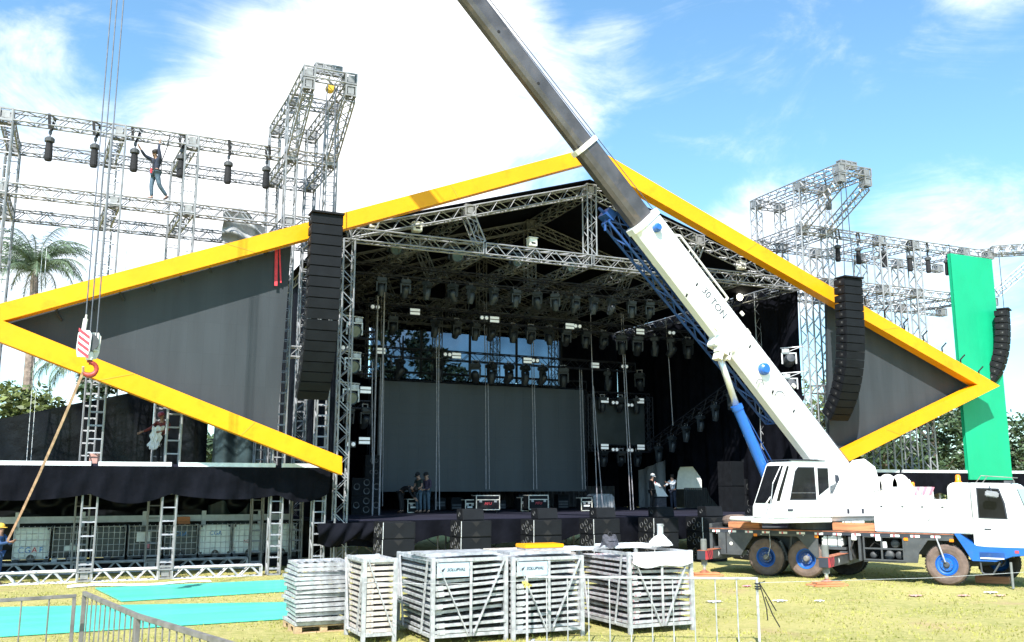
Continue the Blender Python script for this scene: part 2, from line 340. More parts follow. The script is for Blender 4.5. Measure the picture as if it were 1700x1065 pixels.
def corner(parent, c, s=.40, m='block'):
    mb = MB(); x, y, z = c; h = s / 2; t = .05
    for a in (-1, 1):
        for b in (-1, 1):
            mb.bar((x + a * (h - t / 2), y + b * (h - t / 2), z - h), (x + a * (h - t / 2), y + b * (h - t / 2), z + h), t, t, (0, 1, 0))
            mb.bar((x - h + t, y + a * (h - t / 2), z + b * (h - t / 2)), (x + h - t, y + a * (h - t / 2), z + b * (h - t / 2)), t, t)
            mb.bar((x + a * (h - t / 2), y - h + t, z + b * (h - t / 2)), (x + a * (h - t / 2), y + h - t, z + b * (h - t / 2)), t, t)
    for a in (-1, 1):
        mb.box(x - h * .55, x + h * .55, y + a * h * .82 - .006, y + a * h * .82 + .006, z - h * .6, z + h * .6)
        mb.box(x + a * h * .82 - .006, x + a * h * .82 + .006, y - h * .55, y + h * .55, z - h * .6, z + h * .6)
    return mb.build('corner_block', m, parent)
M['grey_cover_dark'] = mat('grey_pleated_cloth', (.10, .10, .105), .85, 0, .2, 3)
M['seam'] = mat('orange_seam', (.62, .30, .01), .6, 0, .1, 3)
M['pink_card'] = mat('pink_card', (.50, .28, .24), .7, 0, .15, 6)
M['sign_blue'] = mat('pale_blue_sign', (.40, .50, .56), .5, 0, .05, 6)
M['bag'] = mat('grey_bag_cloth', (.06, .06, .075), .8, 0, .25, 9, .5, 30)
M['yellowtape'] = mat('yellow_tape', (.55, .48, .12), .6, 0, .2, 20)
M['hair'] = mat('dark_hair', (.018, .013, .011), .6, 0, .2, 20)
M['seam_grey'] = mat('panel_seam_grey', (.33, .33, .32), .7, 0, .15, 8)
M['galv_rust'] = mat('rust_stained_steel', (.52, .47, .43), .5, .2, .25, 5, dirt=(.28, .16, .09), dirt_amt=.7)
# ================================================================== SETTING
g = MB(); g.grid(lambda u, v: (-1500 + 3000 * u, -1500 + 3000 * v, 0), 4, 4)
o = g.build('ground', 'grass'); o['kind'] = 'structure'
gb = MB()
for i in range(52000):
    fw_ = 10.5 + 23 * random.random() ** 1.25; r_ = rnd(-.62, .62) * fw_
    x = r_ * _ca + fw_ * _sa; y = -r_ * _sa + fw_ * _ca
    if math.sin(x * 1.7 + math.sin(y * 1.3) * 2) + math.sin(y * 2.1 + x * .7) < rnd(-1.7, .7): continue
    a = rnd(0, PI); h = rnd(.02, .06); wd = rnd(.008, .02); dx, dy = math.cos(a) * wd, math.sin(a) * wd; lx, ly = rnd(-.03, .03), rnd(-.03, .03)
    k = len(gb.v); gb.v += [Vector((x - dx, y - dy, 0)), Vector((x + dx, y + dy, 0)), Vector((x + lx, y + ly, h))]; gb.f.append((k, k + 1, k + 2)); gb.m.append(0)
tag(gb.build('grass', 'blade'), 'short dry yellow green grass covering the field', 'grass', kind='stuff')

# ================================================================== TRUSS WINGS
YF, YB = 31.4, 34.45
def columns(t, xs, y, z1, style, **kw):
    for x in xs:
        truss(MB(), (x, y, .3), (x, y, z1), w=.42, style=style, step=.42, **kw).build('column', 'alu', t)
# left wing -----------------------------------------------------------
lw = thing('truss_grid', 'tall open grid of silver trusses at far left with a worker climbing in it', 'truss grid', (-3.2, YF, 0), world=True)
LX = (-3.2, .05, 2.32); LXB = (-3.2, -.15, 2.1)
columns(lw, LX, YF, 14.0, 'ladder'); columns(lw, LXB, YB, 14.0, 'ladder')
for z in (14.22, 11.85):
    for y, xs, xe in ((YF, LX, 5.43), (YB, LXB, 5.43)):
        xx = [-6.5] + [x for x in xs] + [xe]
        for a, b in zip(xx, xx[1:]): beam(lw, (a + .21, y, z), (b - .21, y, z), w=.34, step=.31)
        for x in xs: corner(lw, (x, y, z))
    for a, b in zip(LX, LXB): beam(lw, (a, YF + .22, z), (b, YB - .22, z), w=.34, step=.31)
for z, y in ((.16, YF), (.18, YB)):
    xx = [-6.5] + list(LX if y == YF else LXB) + [5.43]
    for a, b in zip(xx, xx[1:]): beam(lw, (a + .2, y, z), (b - .2, y, z), 'base_beam', 'galv', w=.34, step=.33, r=.038, rb=.028)
    for x in xx[1:-1]: corner(lw, (x, y, .21), .40)
# left speaker tower ----------------------------------------------------
def speaker_tower(label, x0, x1, style, bx=0.0):
    t = thing('speaker_tower', label, 'speaker tower', ((x0 + x1) / 2, YF, 0), world=True)
    zt = 16.25
    for x in (x0, x1):
        for y, xb in ((YF, x), (YB, x + bx)):
            truss(MB(), (xb, y, .02), (xb, y, zt - .2), w=.38, style=style, step=.36).build('column', 'alu', t)
            corner(t, (xb, y, zt), .4); corner(t, (xb, y, 14.22), .4); corner(t, (xb, y, 11.85), .4)
        beam(t, (x, 29.1, zt), (x, YF - .2, zt), w=.36, step=.3); beam(t, (x, YF + .2, zt), (x + bx, YB - .2, zt), w=.36, step=.3)
        corner(t, (x, 28.9, zt), .4); corner(t, (x, 28.9, zt - .42), .38)
        for z in (14.22, 11.85): beam(t, (x, YF + .2, z), (x + bx, YB - .2, z), w=.34, step=.31)
        beam(t, (x, YF - .15, 14.35), (x, 28.95, zt - .6), 'strut', w=.34, style='ladder', step=.34, up=(1, 0, 0))
    for y in (28.9, YF, YB):
        b_ = bx if y == YB else 0
        beam(t, (x0 + b_ + .2, y, zt), (x1 + b_ - .2, y, zt), w=.34, step=.3)
    for z in (14.22, 11.85):
        for y in (YF, YB): beam(t, (x0 + .2, y, z), (x1 - .2, y, z), w=.34, step=.3)
    for k in range(3): corner(t, ((x0 + x1) / 2 - .3 + .31 * k, 29.2, zt + .38), .30)
    return t
ltower = speaker_tower('tall silver truss tower with slanted struts rising behind the left speaker column', 5.62, 7.02, 'ladder', -.1)
rtower = speaker_tower('silver truss tower with forward leaning head right of the crane boom', 28.4, 29.85, 'zig')
for x, z0, z1 in ((5.62, 7.3, 7.62), (28.4, 7.0, 7.3)):
    beam(ltower if x < 10 else rtower, (x + .2, YF, z0), (x + 1.22, YF, z0), w=.34, step=.3)
# right wing -----------------------------------------------------------
rw = thing('truss_grid', 'long open grid of silver box trusses behind the green banner', 'truss grid', (33.05, YF, 0), world=True)
RX = (33.05, 35.2, 38.6, 40.3)
columns(rw, RX[:3], YF, 14.0, 'zig', r=.036, rb=.024); columns(rw, (32.0, 34.85, 37.4), YB, 14.0, 'zig', r=.036, rb=.024)

for z in (14.22, 11.85):
    for y, xs in ((YF, (30.05,) + RX), (YB, (28.7, 32.0, 34.85, 37.4, 40.3))):
        for a, b in zip(xs, xs[1:]): beam(rw, (a + .21, y, z), (b - .21, y, z), w=.34, step=.31)
        for x in xs[1:]: corner(rw, (x, y, z))
    for a, b in zip(RX[:3], (32.6, 34.85, 38.0)): beam(rw, (a, YF + .22, z), (b, YB - .22, z), w=.34, step=.31)
beam(rw, (40.5, YF - .1, 14.5), (42.7, 30.0, 14.6), w=.36, step=.3); beam(rw, (40.5, YF + .6, 14.5), (42.9, 30.7, 14.6), w=.36, step=.3)
beam(rw, (40.6, YF, 12.3), (42.6, 30.1, 14.3), 'strut', w=.34, style='ladder', step=.34, up=(0, 1, 0)); corner(rw, (42.8, 30.3, 14.6), .44); corner(rw, (42.8, 30.3, 14.15), .4)

# ================================================================== YELLOW DIAMOND AND SCREENS
yf = thing('diamond_frame', 'huge bright yellow vinyl covered diamond frame around the whole stage', 'frame', (-4.3, 29.95, 7.6), world=True)
P = lambda x, y: atY(x, y, 29.95)
arms = (((-97, 529), (985, 243), (980, 269), (5, 532)), ((985, 243), (1660, 640), (1623, 638), (980, 269)),
        ((1660, 640), (1345, 798), (1331, 781), (1623, 638)), ((-97, 529), (5, 532), (568, 758), (568, 788)))
for a in arms:
    mb = MB(); pts = [P(*p) for p in a]
    if a[1] == (985, 243) or a[0] == (985, 243): pts = [p + Vector((0, 0, 0)) for p in pts]
    n = 14                                       # skin of vinyl panels, slightly slack between the ribs
    mb.prism(pts, (0, .48, 0)); arm = mb.build('frame_arm', 'yellow', yf)
    i0, i1 = (0, 1) if a[0] != (-97, 529) or a[1] == (985, 243) else (0, 3)
    j0, j1 = (3, 2) if (i0, i1) == (0, 1) else (1, 2)
    for f in ((.36, .72) if a[1] != (1345, 798) else (.55, .83)):
        p, q = pts[i0].lerp(pts[i1], f), pts[j0].lerp(pts[j1], f)
        dd = Vector((0, -.004, 0)); MB().bar(p.lerp(q, .03) + dd, q.lerp(p, .03) + dd, .03, .008, (0, 1, 0)).build('seam', 'seam', arm)
for a, b, z0, z1, n in (((-1.6), 5.2, 8.05, 11.1, 8), (30.6, 38.6, 11.6, 8.15, 7)):
    for k in range(n):
        f = (k + .5) / n; x = a + (b - a) * f; z = z0 + (z1 - z0) * f
        MB().path([(x, 30.43, z), (x - .12, 30.60, z - .22), (x + .06, 30.74, z - .5)], .035, 5).build('brace', 'black_steel', yf)
def tri_screen(label, pts):
    mb = MB(); mb.prism(pts, (0, .14, 0)); s = mb.build('led_screen', 'screen'); tag(s, label, 'led screen')
    return s
Q = lambda x, y: atY(x, y, 30.75)
tri_screen('dark grey triangular screen on the left, pointing left inside the yellow frame', [Q(-30, 532), Q(484, 404), Q(459, 727), Q(440, 720)])
tri_screen('dark grey triangular screen on the right, pointing right inside the yellow frame', [Q(1640, 640), Q(1378, 776), Q(1372, 480)])
gbn = MB(); p0, p1, p2, p3 = [atY(*p, 30.98) for p in ((1577, 420), (1645, 430), (1682, 796), (1609, 796))]
zt_, zb_ = (p0.z + p1.z) / 2, (p2.z + p3.z) / 2; xl, xr = (p0.x + p3.x) / 2, (p1.x + p2.x) / 2
gbn.k = 0; gbn.grid(lambda u, v: (xl + (xr - xl) * u, 30.98 + .012 * math.sin(u * 9 + v * 5), zb_ + (zt_ - zb_) * v), 8, 16)
gbn.box(xl + .02, xl + .08, 31.0, 31.16, zb_, zt_)
gb_ = gbn.build('banner', 'green', solid=.02); tag(gb_, 'tall plain green vertical banner behind the right tip of the yellow frame', 'banner')

# ================================================================== SIDE PLATFORMS
def platform(label, x0, x1, y0, y1, z, swags, ends):
    t = thing('side_platform', label, 'platform', ((x0 + x1) / 2, y0, 0), world=True)
    MB().box(x0, x1, y0 + .05, y1, z - .09, z).build('deck', 'carpet', t)
    xs = [x0] + ends + [x1]
    for a, b in zip(xs, xs[1:]): MB().box(a + .1, b - .1, y0 - .05, y0 + .05, z - .07, z + .06).build('edge_plank', 'white_plank', t)
    mb = MB()
    def fn(u, v):
        x = x0 + (x1 - x0) * u
        k = 0
        for a, b in zip(swags, swags[1:]):
            if a <= x <= b: k = 4 * (x - a) * (b - x) / (b - a) ** 2
        zb = z - .90 - .24 * k - .06 * math.sin(x * 1.3)
        return (x, y0 - .07 + .05 * math.sin(x * 9 + v * 2 + 2 * math.sin(x)) * v - .08 * math.sin(x * 2.3) * v + .02 * math.sin(x * 21 + v * 5), (z - .08) + (zb - z + .08) * v)
    mb.grid(fn, 130, 10); mb.build('drape', 'cloth2', t, smooth=True)
    return t
lp = platform('black draped side platform with pale edge boards under the left grey triangle', -7.0, 7.3, 31.1, 36.2, 3.5, [-7, -3.2, .05, 2.32, 5.6, 7.3], [-3.1, .1, 2.4, 5.6])
rp = platform('black draped side platform with pale edge boards behind the crane truck', 29.9, 46, 31.1, 36.2, 3.5, [29.9, 33, 35.2, 38.6, 46], [33, 38.6])
MB().box(-7, 7, 36.0, 36.15, 1.58, 1.80).build('back_beam', 'white_plank', lp)
for k in range(7): MB().box(-6.2 + 2 * k, -6.05 + 2 * k, 35.9, 36.0, .3, 1.95).build('post', 'white_plank', lp)
MB().box(-7, 7.2, 34.75, 36.6, .01, .33).build('low_plinth', 'hole', lp)
mb = MB(); mb.box(30, 46, 35.9, 36.0, 1.7, 1.9)
mb.build('back_beam', 'white_plank', rp)
# sheets of plastic behind the left wing
mb = MB(); sx0, sx1 = -9.0, 2.0
def sheet(u, v):
    x = sx0 + (sx1 - sx0) * u; zt = 5.45 + .26 * (x + 2.0) if x < 1.3 else 6.3
    return (x, 37.4 + .10 * math.sin(x * 3 + v * 4) * math.sin(v * 5 + x), .3 + (zt - .3) * v)
mb.grid(sheet, 70, 26); tag(mb.build('plastic_sheet', 'tarp', smooth=True), 'black plastic sheeting fence with a sloping top rising behind the left truss grid', 'plastic sheet')
mb = MB(); mb.grid(lambda u, v: (2.05 + 1.9 * u, 37.0 + .06 * math.sin(u * 11 + v * 3), .3 + 5.9 * v), 26, 22)
tag(mb.build('plastic_sheet', 'tarp', smooth=True), 'flat black sheet behind the worker standing on the left platform', 'plastic sheet')
mb = MB(); mb.grid(lambda u, v: (4.05 + 1.75 * u + .12 * v, 36.7 + .12 * math.sin(u * 13 + v * 2), .35 + 4.9 * v), 30, 16)
tag(mb.build('plastic_sheet', 'tarp_green', smooth=True), 'greenish dark tarp hanging below the right end of the left triangle', 'plastic sheet')
mb = MB(); mb.grid(lambda u, v: (-6.5 + 12.5 * u, 36.25 + (.5 * (1 - v)) + .10 * math.sin(u * 37 + v * 8) + .08 * math.sin(u * 61 - v * 9), 1.9 + 1.3 * v + .1 * math.sin(u * 25)), 110, 12)
tag(mb.build('tarpaulin', 'tarp', smooth=True), 'crumpled shiny black tarpaulin hanging in the gap under the left platform', 'tarpaulin')
mb = MB(); mb.grid(lambda u, v: (1.0 + 8.2 * u, 38.2 + .08 * math.sin(u * 40 + v * 3), .02 + 3.5 * v), 80, 10)  # added backing, keeps the view under the platform dark
tag(mb.build('plastic_sheet', 'tarp', smooth=True), 'black backing sheet added to darken the gap behind the right half of the tank row', 'plastic sheet')
# crumpled clear plastic on the left tower
mb = MB(); c0 = atY(405, 378, 33.6)
mb.grid(lambda u, v: (c0.x - .75 + 1.5 * u, c0.y + .16 * math.sin(u * 9 + v * 7) + .1 * math.sin(v * 17), c0.z - .55 + (1.05 + .25 * math.sin(u * 4)) * v - .25 * u), 26, 20)
tag(mb.build('plastic_wrap', 'clear', smooth=True), 'crumpled grey plastic wrap caught on the trusses above the left yellow arm', 'plastic wrap')
s0 = atY(459, 412, 30.6); s1 = atY(458, 474, 30.6)
mb = MB(); mb.bar(s0, s1, .10, .012, (0, 1, 0)); mb.bar(s0 + Vector((.1, 0, 0)), s1 + Vector((.16, .02, .12)), .05, .012, (0, 1, 0))
tag(mb.build('ratchet_strap', 'redstrap'), 'red strap hanging from the left yellow arm beside the speaker column', 'strap')

# ================================================================== MAIN STAGE
SL, SR, SX = 7.75, 28.05, 17.52
ZE, ZR = 11.62, 14.55
roof = thing('stage_roof', 'gabled roof of silver trusses with black cover over the main stage', 'stage roof', (SX, YF, 0), world=True)
qt = lambda x: ZE + .05 + (ZR - ZE) * (1 - abs(x - SX) / (SX - SL))
for fi, y in enumerate((YF, 37.0, 42.8, 47.3)):
    m = 'alu' if fi == 0 else 'alu_shaded'
    for s in (-1, 1): beam(roof, (SX + s * (SX - SL), y, ZE + .05), (SX + s * .22, y, ZR - .06), 'gable_beam', m, w=.38, step=.4)
    if fi == 0:
        xs = (SL, 12.9, SX, 22.3, SR + .15)
        for a, b in zip(xs, xs[1:]): beam(roof, (a + .05, y, ZE), (b - .05, y, ZE), 'bottom_beam', m, w=.42, step=.42)
    beam(roof, (SX, y, ZE + .22), (SX, y, ZR - .2), 'king_post', m, w=.40, step=.36, style='zig')
    for s in (-1, 1): beam(roof, (SX + s * 4.75, y, ZE + .22), (SX + s * 5.2, y, qt(SX + s * 5.2) - .2), 'queen_post', m, w=.36, step=.34)
    corner(roof, (SX, y, ZR), .46); corner(roof, (SX - 5.2, y, qt(SX - 5.2)), .44); corner(roof, (SX + 5.2, y, qt(SX + 5.2)), .44)
    for x in (SL - (.35 if fi else 0),) + ((SR + .55,) if fi else ()): truss(MB(), (x, y, .02), (x, y, ZE - .2), w=.40, step=.38).build('column', m, roof)
for x, z in ((SX, ZR), (SX - 5.2, qt(SX - 5.2)), (SX + 5.2, qt(SX + 5.2))):
    for a, b in ((YF, 37.0), (37.0, 42.8), (42.8, 47.3)): beam(roof, (x, a + .22, z - .02), (x, b - .22, z - .02), 'purlin', 'alu_shaded', w=.36, step=.4)
for x in (SL, 10.3, 12.9, 15.2, SX, 19.9, 22.3, 25.0, SR):
    beam(roof, (x, YF + .22, ZE), (x, 47.3, ZE), 'purlin', 'alu_shaded', w=.36, step=.42)
beam(roof, (12.4, 44, 12.1), (SX - .3, 44, 12.0), 'rear_beam', 'alu_shaded', w=.42, step=.42); beam(roof, (SX + .3, 44, 12.0), (23.6, 44, 11.95), 'rear_beam', 'alu_shaded', w=.42, step=.42)
beam(roof, (13.0, 46, 11.55), (24.6, 46, 11.35), 'rear_beam', 'alu_shaded', w=.42, step=.42)
for x in (12.5, 16.1, 19.4, 22.9): truss(MB(), (x, 45.4, 8.2), (x, 45.4, 12.3), w=.4, step=.4).build('rear_post', 'alu_shaded', roof)
cover = MB()
for s in (-1, 1):
    cover.grid(lambda u, v: (SX + s * (SX - SL + .5) * u, YF - .1 + 16.7 * v, ZR + .34 + .12 * (1 - u) - (ZR - ZE + .12) * u - .06 * abs(math.sin(u * PI * 4)) * abs(math.sin(v * PI * 3))), 24, 24)
cover.build('roof_cover', 'cloth', roof, solid=.03)
gw = MB()                                        # gable closing the rear
gw.prism([(SL - .4, 47.75, ZE - .4), (SL - .4, 47.75, ZE + .38), (SX, 47.75, ZR + .50), (SR + .4, 47.75, ZE + .38), (SR + .4, 47.75, ZE - .4)], (0, .05, 0)); gw.build('rear_gable', 'cloth', roof)
# side lifting boxes on the front beam
for i, (px, py, lb) in enumerate(((692, 378, 'white chain motor box on the front roof beam near its left end'), (883, 403, 'white chain motor box on the front roof beam left of the king post'), (1230, 441, 'white chain motor box on the front roof beam right of the crane boom'), (620, 372, 'white chain motor box half hidden behind the yellow arm'))):
    c = atY(px, py, 31.5); t = thing('motor_box', lb, 'motor box', c, group='motor boxes on the front roof beam')
    MB().box(-.17, .17, -.15, .15, -.15, .17).build('case', 'cream', t, bevel=.02); MB().box(-.09, .09, -.16, -.149, -.07, .0).build('vent', 'hole', t)
    MB().box(-.19, .19, -.17, .17, .172, .2).build('lid', 'cream', t)
# stage deck
st = thing('stage', 'long black carpeted main stage deck on scaffold legs', 'stage', (SX, YF, 0), world=True)
DZ = 1.68
MB().box(7.4, 28.2, 31.45, 48, DZ - .12, DZ).build('deck', 'carpet', st)
def skirt(u, v):
    x = 7.4 + 20.8 * u; sw = .30 + .30 * abs(math.sin(x * .55)) + .08 * math.sin(x * 2.1)
    return (x, 31.42 - .05 * v * (1 + math.sin(x * 6)) - .05, DZ - .02 - (.30 + sw) * v)
mb = MB(); mb.grid(skirt, 150, 8); mb.build('skirt', 'cloth2', st, smooth=True)
for i in range(12):
    for y in (31.9, 36, 41):
        mb = MB(); x = 7.8 + 1.82 * i; mb.tube((x, y, 0), (x, y, DZ - .12), .03, 6)
        if i < 11 and i % 2 == 0: mb.tube((x, y, .2), (x + 1.82, y, DZ - .2), .022, 5); mb.tube((x + 1.82, y, .2), (x, y, DZ - .2), .022, 5)
        mb.build('scaffold_leg', 'galv_worn', st)
# black cloth lump at the left end of the stage
mb = MB(); c0 = atY(575, 885, 31.1)
mb.grid(lambda u, v: (c0.x - 1.0 + 2.0 * u, 31.0 - .15 * math.sin(v * PI) + .08 * math.sin(u * 23 + v * 6), 1.62 - .65 * v + .12 * math.sin(u * 7 + v * 3) * v), 40, 10)
tag(mb.build('cloth', 'cloth2', smooth=True), 'bunched black cloth hanging off the left corner of the main stage', 'cloth')
# drapes: rear wall in pieces round the see-through window, two side walls
XW0, XW1, ZW0, ZW1 = 13.0, 24.35, 8.55, 11.2
def drape(name, label, fn, nu, nv, m='cloth'):
    mb = MB(); mb.grid(fn, nu, nv); return tag(mb.build(name, m, smooth=True), label, 'drape')
rb = thing('rear_drape', 'black drape closing the rear of the stage behind the big screen', 'drape', (SX, 47.5, 0), world=True)
fold = lambda x: .05 * math.sin(x * 4.2) + .03 * math.sin(x * 9.7)
for x0, x1, z0, z1 in ((7.6, XW0, DZ, ZE + .3), (XW1, 28.2, DZ, ZE + .3), (XW0, XW1, DZ, ZW0), (XW0, XW1, ZW1, ZE + .3)):
    mb = MB(); mb.grid(lambda u, v: (x0 + (x1 - x0) * u, 47.5 + fold(x0 + (x1 - x0) * u), z0 + (z1 - z0) * v), 40, 6); mb.build('panel', 'cloth', rb, smooth=True)
scr = thing('window_scrim', 'see-through dark mesh window high above the big screen showing pale sky', 'scrim', (SX, 47.4, ZW0), world=True)
for k in range(4):
    a = XW0 + (XW1 - XW0) / 4 * k; b = a + (XW1 - XW0) / 4
    for z0, z1 in ((ZW0 - .2, ZW1 + .2),): MB().box(a + .04, b - .04, 47.30, 47.31, z0, z1).build('mesh_panel', 'scrim', scr)
    MB().box(b - .06, b + .06, 47.2, 47.29, ZW0, ZW1).build('mullion', 'black_steel', scr)
drape('side_drape', 'black drape along the left side of the stage', lambda u, v: (7.62 + fold(u * 16), 32.0 + 15.4 * u, DZ + (ZE + .33 - DZ) * v), 70, 4)
# right side drape: an arched way out of the stage is left open in it
ya, yb = atX(1203, 845, 28.2).y, atX(1124, 845, 28.2).y
def arch(y):
    if y <= ya or y >= yb: return DZ
    f = (y - ya) / (yb - ya); return DZ + 2.15 * (min(1, f / .6) if f < .6 else 1.0) ** 1.5 * (1 if f < .9 else max(0, (1 - f) / .1)) ** .5
def rdr(u, v):
    y = 31.75 + 15.7 * u; z0 = arch(y); return (28.2 + fold(y) + .04 * math.sin(v * 7 + y), y, z0 + (ZE + .33 - z0) * v)
drape('side_drape', 'black drape along the right side of the stage with an opening to daylight', rdr, 110, 12, 'cloth2')
mb = MB(); c0 = atY(1300, 690, 31.3)
def bunch(u, v):
    k = abs(v - .45); wd = .16 + 1.25 * k ** 1.1; return (c0.x + .5 + (u - .5) * 2 * wd * (.8 if v < .45 else 1), 31.25 + .10 * math.sin(u * 26) * (.3 + k) + .1 * u, 1.7 + 5.0 * v)
mb.grid(bunch, 44, 18); tag(mb.build('side_drape', 'cloth2', smooth=True), 'dark drape tied in at the waist beside the crane cab', 'drape')
mb = MB(); mb.grid(lambda u, v: (26.6 + 1.6 * u, 31.72 + .05 * math.sin(u * 15) + 2.2 * u * 0, 1.7 + 9.7 * v), 2, 2)
# railing in the opening
rl = thing('railing', 'pale upright railing across the daylight opening on the right of the stage', 'railing', (28.6, 40, DZ), world=True)
for z in (DZ + .05, DZ + 1.05): MB().tube((28.7, ya - .2, z), (28.7, yb, z), .025, 6).build('rail', 'grey_steel', rl)
for k in range(26):
    y = ya + (yb - ya) * k / 25; MB().tube((28.7, y, DZ + .05), (28.7, y, DZ + 1.05), .026, 5).build('baluster', 'grey_steel', rl)
ww = thing('white_wall', 'bright white panel wall outside, seen through the daylight opening', 'wall', (33, 46, 0), .0)
for k in range(9): MB().box(-2.0 + 1.6 * k, -.42 + 1.6 * k, 0, .1, .05, 4.15).build('wall_panel', 'paper', ww)
MB().box(-2.2, 3.0, -.6, .5, 4.152, 4.9).build('eave', 'bark2', ww)
mb = MB(); mb.grid(lambda u, v: (27.6 + .05 * math.sin(u * 17), atX(1128, 845, 28.2).y + .3 + 2.6 * u, DZ + .02 + (2.5 - .5 * u) * v), 24, 8); tag(mb.build('grey_panel', 'grey_cover', smooth=True), 'pale grey cloth panel behind the white-helmeted worker on the stage', 'cloth panel')
MB().box(29.4 - 33, 29.5 - 33, 38.5 - 46, .4, DZ, DZ + 1.0).build('added_low_wall', 'grey_steel', ww); MB().box(29.55 - 33, 29.62 - 33, 33.0 - 46, atX(1166, 800, 29.6).y - 46, DZ - .1, 5.2).build('added_dark_panel', 'cloth', ww)  # added dark backings, hide the bright wall so the lower right reads dark
ex = MB(); ex.box(28.35, 30.2, ya - 1, yb + 1, DZ - .15, DZ); tag(ex.build('side_landing', 'carpet'), 'dark landing outside the daylight opening', 'landing')
# pipe-rail curtain along the rear below the screen
mb = MB(); mb.grid(lambda u, v: (19.6 + 8.0 * u, 46.9 + .10 * math.sin(u * 190), DZ + .02 + 1.15 * v), 180, 1)
tag(mb.build('pleated_curtain', 'grey_cover_dark', smooth=False), 'low pleated dark curtain along the rear right of the stage', 'curtain')

# LED wall ---------------------------------------------------------------
lx0, lx1, lz0, lz1, ly = 12.05, 22.95, 2.58, 7.72, 42.0
led = thing('led_wall', 'big plain dark grey led wall in the middle of the stage', 'led wall', ((lx0 + lx1) / 2, ly, lz0), world=True)
mb = MB()
nx, nz = 22, 10
for i in range(nx):
    for j in range(nz):
        a = lx0 + (lx1 - lx0) / nx * i; c = lz0 + (lz1 - lz0) / nz * j; jit = rnd(0, .004)
        mb.box(a + .001, a + (lx1 - lx0) / nx - .001, ly + jit, ly + .1, c + .001, c + (lz1 - lz0) / nz - .001)
mb.build('screen', 'led', led)
beam(led, (lx0 - .1, ly + .5, 8.02), (lx1 + .3, ly + .5, 8.02), 'top_beam', 'black_steel', w=.42, step=.45)
for x in (lx0 - .1, 14.8, 17.5, 20.2, lx1 + .1): truss(MB(), (x, ly + .5, DZ), (x, ly + .5, 7.8), w=.38, style='zig').build('support', 'black_steel', led)
# small dark side screen in a truss frame
f0, f1 = atY(978, 655, 42), atY(1078, 745, 42)
sf = thing('screen_frame', 'small square black truss frame with a dark panel right of the led wall', 'screen frame', ((f0.x + f1.x) / 2, 42, f1.z), world=True)
MB().box(f0.x + .2, f1.x - .2, 42.1, 42.14, f1.z + .2, f0.z - .2).build('panel', 'plastic_black', sf)
for p, q in (((f0.x, f0.z), (f1.x, f0.z)), ((f0.x, f1.z), (f1.x, f1.z)), ((f0.x, f0.z), (f0.x, f1.z)), ((f1.x, f0.z), (f1.x, f1.z))):
    beam(sf, (p[0], 42, p[1]), (q[0], 42, q[1]), 'truss_side', 'black_steel', w=.34, step=.36, up=(0, 1, 0))
# ================================================================== CRANE TRUCK
TA = Vector((19.9, 24.5, 0)); TRZ = math.atan2(-.8490566, .5283019)
ct = thing('crane_truck', 'white and blue mobile crane truck with its long boom raised across the stage', 'crane truck', TA, TRZ)
# chassis parts are built in the truck's own frame: x forward, y away from the camera, z up
def cp(mb, name, m, parent=None, **kw): return mb.build(name, m, parent or ct, **kw)
mb = MB(); mb.box(-1.85, 5.58, .0, 2.5, 1.40, 1.46); mb.box(-1.85, 7.0, .75, .98, .80, 1.40); mb.box(-1.85, 7.0, 1.52, 1.75, .80, 1.40); mb.box(-1.9, -1.80, .1, 2.4, .62, 1.6)
for x in (-1.2, .65, 2.2, 3.6): mb.box(x - .08, x + .08, .98, 1.52, .9, 1.3)
chassis = cp(mb, 'chassis', 'grey_steel', bevel=.008)
for v0, v1 in ((.0, .05), (2.45, 2.5)):
    for prof in ([(-1.56, 1.395), (-1.56, .62), (-.80, .62), (-.68, .80), (-.36, 1.26), (1.05, 1.26), (1.52, .74), (1.62, .62), (1.70, .62), (1.70, 1.395)],
                 [(4.22, 1.395), (4.22, .60), (4.56, .60), (4.62, .9), (4.88, 1.26), (5.57, 1.26), (5.57, 1.395)]):
        mb = MB(); mb.prism([(x, v0, z) for x, z in prof], (0, v1 - v0, 0)); cp(mb, 'side_panel', 'grey_steel', bevel=.006)
MB().box(-1.30, -1.27, -.006, -.0005, .66, 1.36).build('panel_gap', 'hole', ct)
MB().lathe([(.0, 0), (.055, 0), (.055, .006), (0, .006)], (-1.12, -.008, .98), (0, 1, 0), 16).build('badge', 'cream', ct)
mb = MB(); mb.box(-1.85, 5.58, -.008, -.0005, 1.435, 1.462); cp(mb, 'deck_edge', 'rust')
mb = MB()
for k in range(13):
    mb.k = 0; x = -1.75 + .56 * k; mb.box(x, x + .26, -.014, -.009, 1.335, 1.40); mb.k = 1; mb.box(x + .08, x + .13, -.017, -.0145, 1.337, 1.398)
for k in range(12): mb.k = 2; x = -1.49 + .56 * k; mb.box(x, x + .30, -.012, -.0085, 1.337, 1.398)
cp(mb, 'reflective_strip', ['paper', 'textred', 'ink'])
for x, m in ((-.35, 'orange'), (1.60, 'orange'), (4.22, 'orange'), (5.46, 'orange')): cp(MB().box(x, x + .12, -.022, -.0005, 1.23, 1.32), 'marker_lamp', m, bevel=.01)
for x in (2.72, 3.42): cp(MB().box(x, x + .14, -.02, .02, 1.2, 1.34), 'lamp', 'paper', bevel=.01)
cp(MB().box(1.78, 2.42, .10, .75, .98, 1.30), 'fuel_tank', 'white', bevel=.05)
mb = MB(); mb.box(1.72, 2.52, .06, .8, .90, .97)
for x in (1.95, 2.25): mb.box(x, x + .03, .09, .10, .97, 1.31)
cp(mb, 'tank_bracket', 'grey_steel')
mb = MB()                                        # open equipment bay between tank and front wheel
for z in (.62, .95, 1.30): mb.box(3.04, 4.22, .0, .05, z, z + .05)
for x in (3.04, 3.55, 4.17): mb.box(x, x + .05, .002, .048, .66, 1.31)
